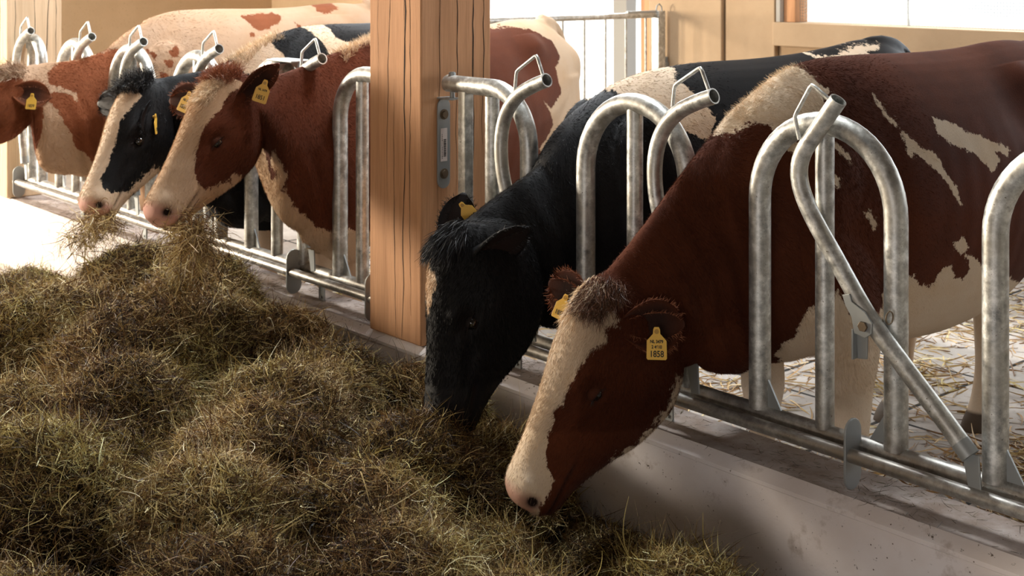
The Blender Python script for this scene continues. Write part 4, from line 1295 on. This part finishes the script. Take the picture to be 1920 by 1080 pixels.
def hay_strands(N, rng):
    M_ = N * 6
    x = rng.uniform(-6.6, -1.6, M_); y = -0.115 - 2.6 * rng.random(M_) ** 1.1
    z = hay_h(x, y)
    fx, fy, rx, ry = -.7478, .6639, .6639, .7478
    t = x * fx + (y + 2.94) * fy; l = x * rx + (y + 2.94) * ry
    u = l / np.maximum(t, .1); v = (1.75 - z) / np.maximum(t, .1)
    ok = (t > .8) & (u > -.43) & (u < .43) & (v < .50) & (z > .004)
    e = .01
    gx = (hay_h(x + e, y) - z) / e; gy = (hay_h(x, y + e) - z) / e
    Nn = np.stack([-gx, -gy, np.ones_like(gx)], -1); Nn /= np.linalg.norm(Nn, axis=1, keepdims=True)
    area_w = 1 / Nn[:, 2]
    toc = np.stack([-x, -2.94 - y, 1.75 - z], -1); toc /= np.linalg.norm(toc, axis=1, keepdims=True)
    facing = np.clip(np.sum(toc * Nn, 1), 0.05, 1)
    pr_ = area_w * facing / t ** 1.6 * ok
    idx = rng.choice(M_, N, replace=False, p=pr_ / pr_.sum())
    x, y, z, Nn, t = x[idx], y[idx], z[idx], Nn[idx], t[idx]
    th = 2.2 * np.sin(x * 3.1 + 1.7 * np.sin(y * 4.3)) + 1.8 * np.sin(y * 5.7 + x * 2.3) + rng.normal(0, 1.1, N)
    tan = np.stack([np.cos(th), np.sin(th), np.zeros(N)], -1)
    tan -= Nn * np.sum(tan * Nn, 1, keepdims=True)
    D = tan + Nn * rng.normal(.03, .26, N)[:, None]
    # loose stalks standing off the heap
    st = rng.random(N) < .014
    D[st] += Nn[st] * rng.uniform(.3, 1.0, st.sum())[:, None]
    L = rng.gamma(3.0, .017, N).clip(.015, .18)
    L[st] *= 1.3
    P_ = np.stack([x, y, z], -1) + Nn * rng.normal(0.003, .009, N)[:, None]
    W = (rng.gamma(3, .00044, N) + .0004) * (t / 3.6) ** .35
    vv, q, sh = ribbons(P_, D, L, .5, W, 6, rng, 3.0)
    shade = np.clip(rng.beta(1.3, 1.7, N) + .12 * np.sin(x * 5 + 2 * np.sin(y * 6)) - .06, 0, 1)
    shade[st] = np.clip(shade[st] + .25, 0, 1)
    return vv, q, np.repeat(shade, 14)


gv, gq = hay_grid(-6.7, -1.55, -2.95, -0.108, 0.02)
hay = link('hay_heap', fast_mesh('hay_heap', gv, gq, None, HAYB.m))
tag(hay, 'long heap of loose green-brown hay in front of the kerb', 'hay', kind='stuff')
sv, sq, ss = hay_strands(290000, rng_h)
hs_ = link('loose_stalks', fast_mesh('loose_stalks', sv, sq, {'shade': ss}, HAY, smooth=False), hay)
hs_['kind'] = 'stuff'


def wisp(name, label, cs, N, length, seed, droop=1.0, spread=(.05, .04, .03)):
    """hay hanging out of a mouth"""
    rng = np.random.default_rng(seed)
    P_ = []; D = []
    for c, w in cs:
        k = int(N * w)
        P_.append(np.array(c) + rng.normal(0, 1, (k, 3)) * spread)
        D.append(rng.normal(0, 1, (k, 3)) * (1, .8, .5) + (0, 0, -.35))
    P_ = np.vstack(P_); D = np.vstack(D); n = len(P_)
    vv, q, sh = ribbons(P_, D, rng.uniform(.4, 1.2, n) * length, droop, rng.gamma(5, .0003, n) + .0004, 6, rng, 1.3)
    o = link(name, fast_mesh(name, vv, q, {'shade': np.repeat(np.clip(rng.beta(2, 2.4, n), 0, 1), 14)}, HAY, smooth=False))
    tag(o, label, 'hay', kind='stuff')


wisp('hay_wisp', 'tangled hay hanging from the mouth of the red cow with the raised head', [((-4.33, -.66, .80), .35), ((-4.40, -.62, .72), .4), ((-4.50, -.60, .64), .25)], 2400, .11, 1)
wisp('hay_wisp', 'small tangle of hay hanging from the pink-nosed black and white cow', [((-5.15, -.64, .70), .5), ((-5.24, -.66, .64), .3), ((-5.32, -.68, .60), .2)], 1300, .10, 2)

# stray stalks on the kerb and the stall floor
def scatter(name, label, n, fx_, z, seed, lmin, lmax, wid, mt, lift=.02):
    rng = np.random.default_rng(seed)
    P_ = fx_(rng, n); P_ = np.column_stack([P_, np.full(len(P_), z)]) if P_.shape[1] == 2 else P_
    n = len(P_)
    th = rng.uniform(0, 2 * PI, n)
    D = np.stack([np.cos(th), np.sin(th), rng.uniform(0, lift * 4, n)], -1)
    vv, q, sh = ribbons(P_, D, rng.uniform(lmin, lmax, n), lift * 6, wid, 4, rng, .5)
    vv[:, 2] = np.maximum(vv[:, 2], z)
    o = link(name, fast_mesh(name, vv, q, {'shade': np.repeat(rng.random(n), 10)}, mt, smooth=False))
    tag(o, label, 'hay', kind='stuff')


CRUMB = hay_material('hay_crumbs', [(0.03, 0.02, 0.01), (0.07, 0.05, 0.02), (0.16, 0.12, 0.06)])
STRAW = hay_material('straw', [(0.13, 0.06, 0.02), (0.33, 0.18, 0.07), (0.62, 0.42, 0.20), (0.85, 0.70, 0.45)])
def kerb_pts(rng, n):
    x = rng.uniform(-7.5, -.9, n); c = rng.integers(0, 60, n); cx = rng.uniform(-7.5, -.9, 60)[c]
    x = np.where(rng.random(n) < .6, cx + rng.normal(0, .06, n), x)
    y = rng.uniform(-.082, .10, n)
    return np.column_stack([x, y])
scatter('hay_crumbs', 'dark hay crumbs strewn along the top of the kerb', 2200, kerb_pts, .389, 4, .008, .05, .0014, CRUMB)
def straw_pts(rng, n):
    c = rng.integers(0, 90, n)
    cx, cy = rng.uniform(-6.5, 2.5, 90), rng.uniform(.2, 3.6, 90)
    cx[:30] = rng.uniform(-2.2, -.2, 30); cy[:30] = rng.uniform(.9, 2.6, 30); cx, cy = cx[c], cy[c]
    k = rng.random(n) < .55
    return np.column_stack([np.where(k, cx + rng.normal(0, .16, n), rng.uniform(-6.5, 2.5, n)), np.where(k, cy + rng.normal(0, .16, n), rng.uniform(.2, 4.1, n))])
scatter('straw_litter', 'golden straw littered over the stall floor behind the fence', 26000, straw_pts, .004, 5, .03, .20, .0075, STRAW, .05)
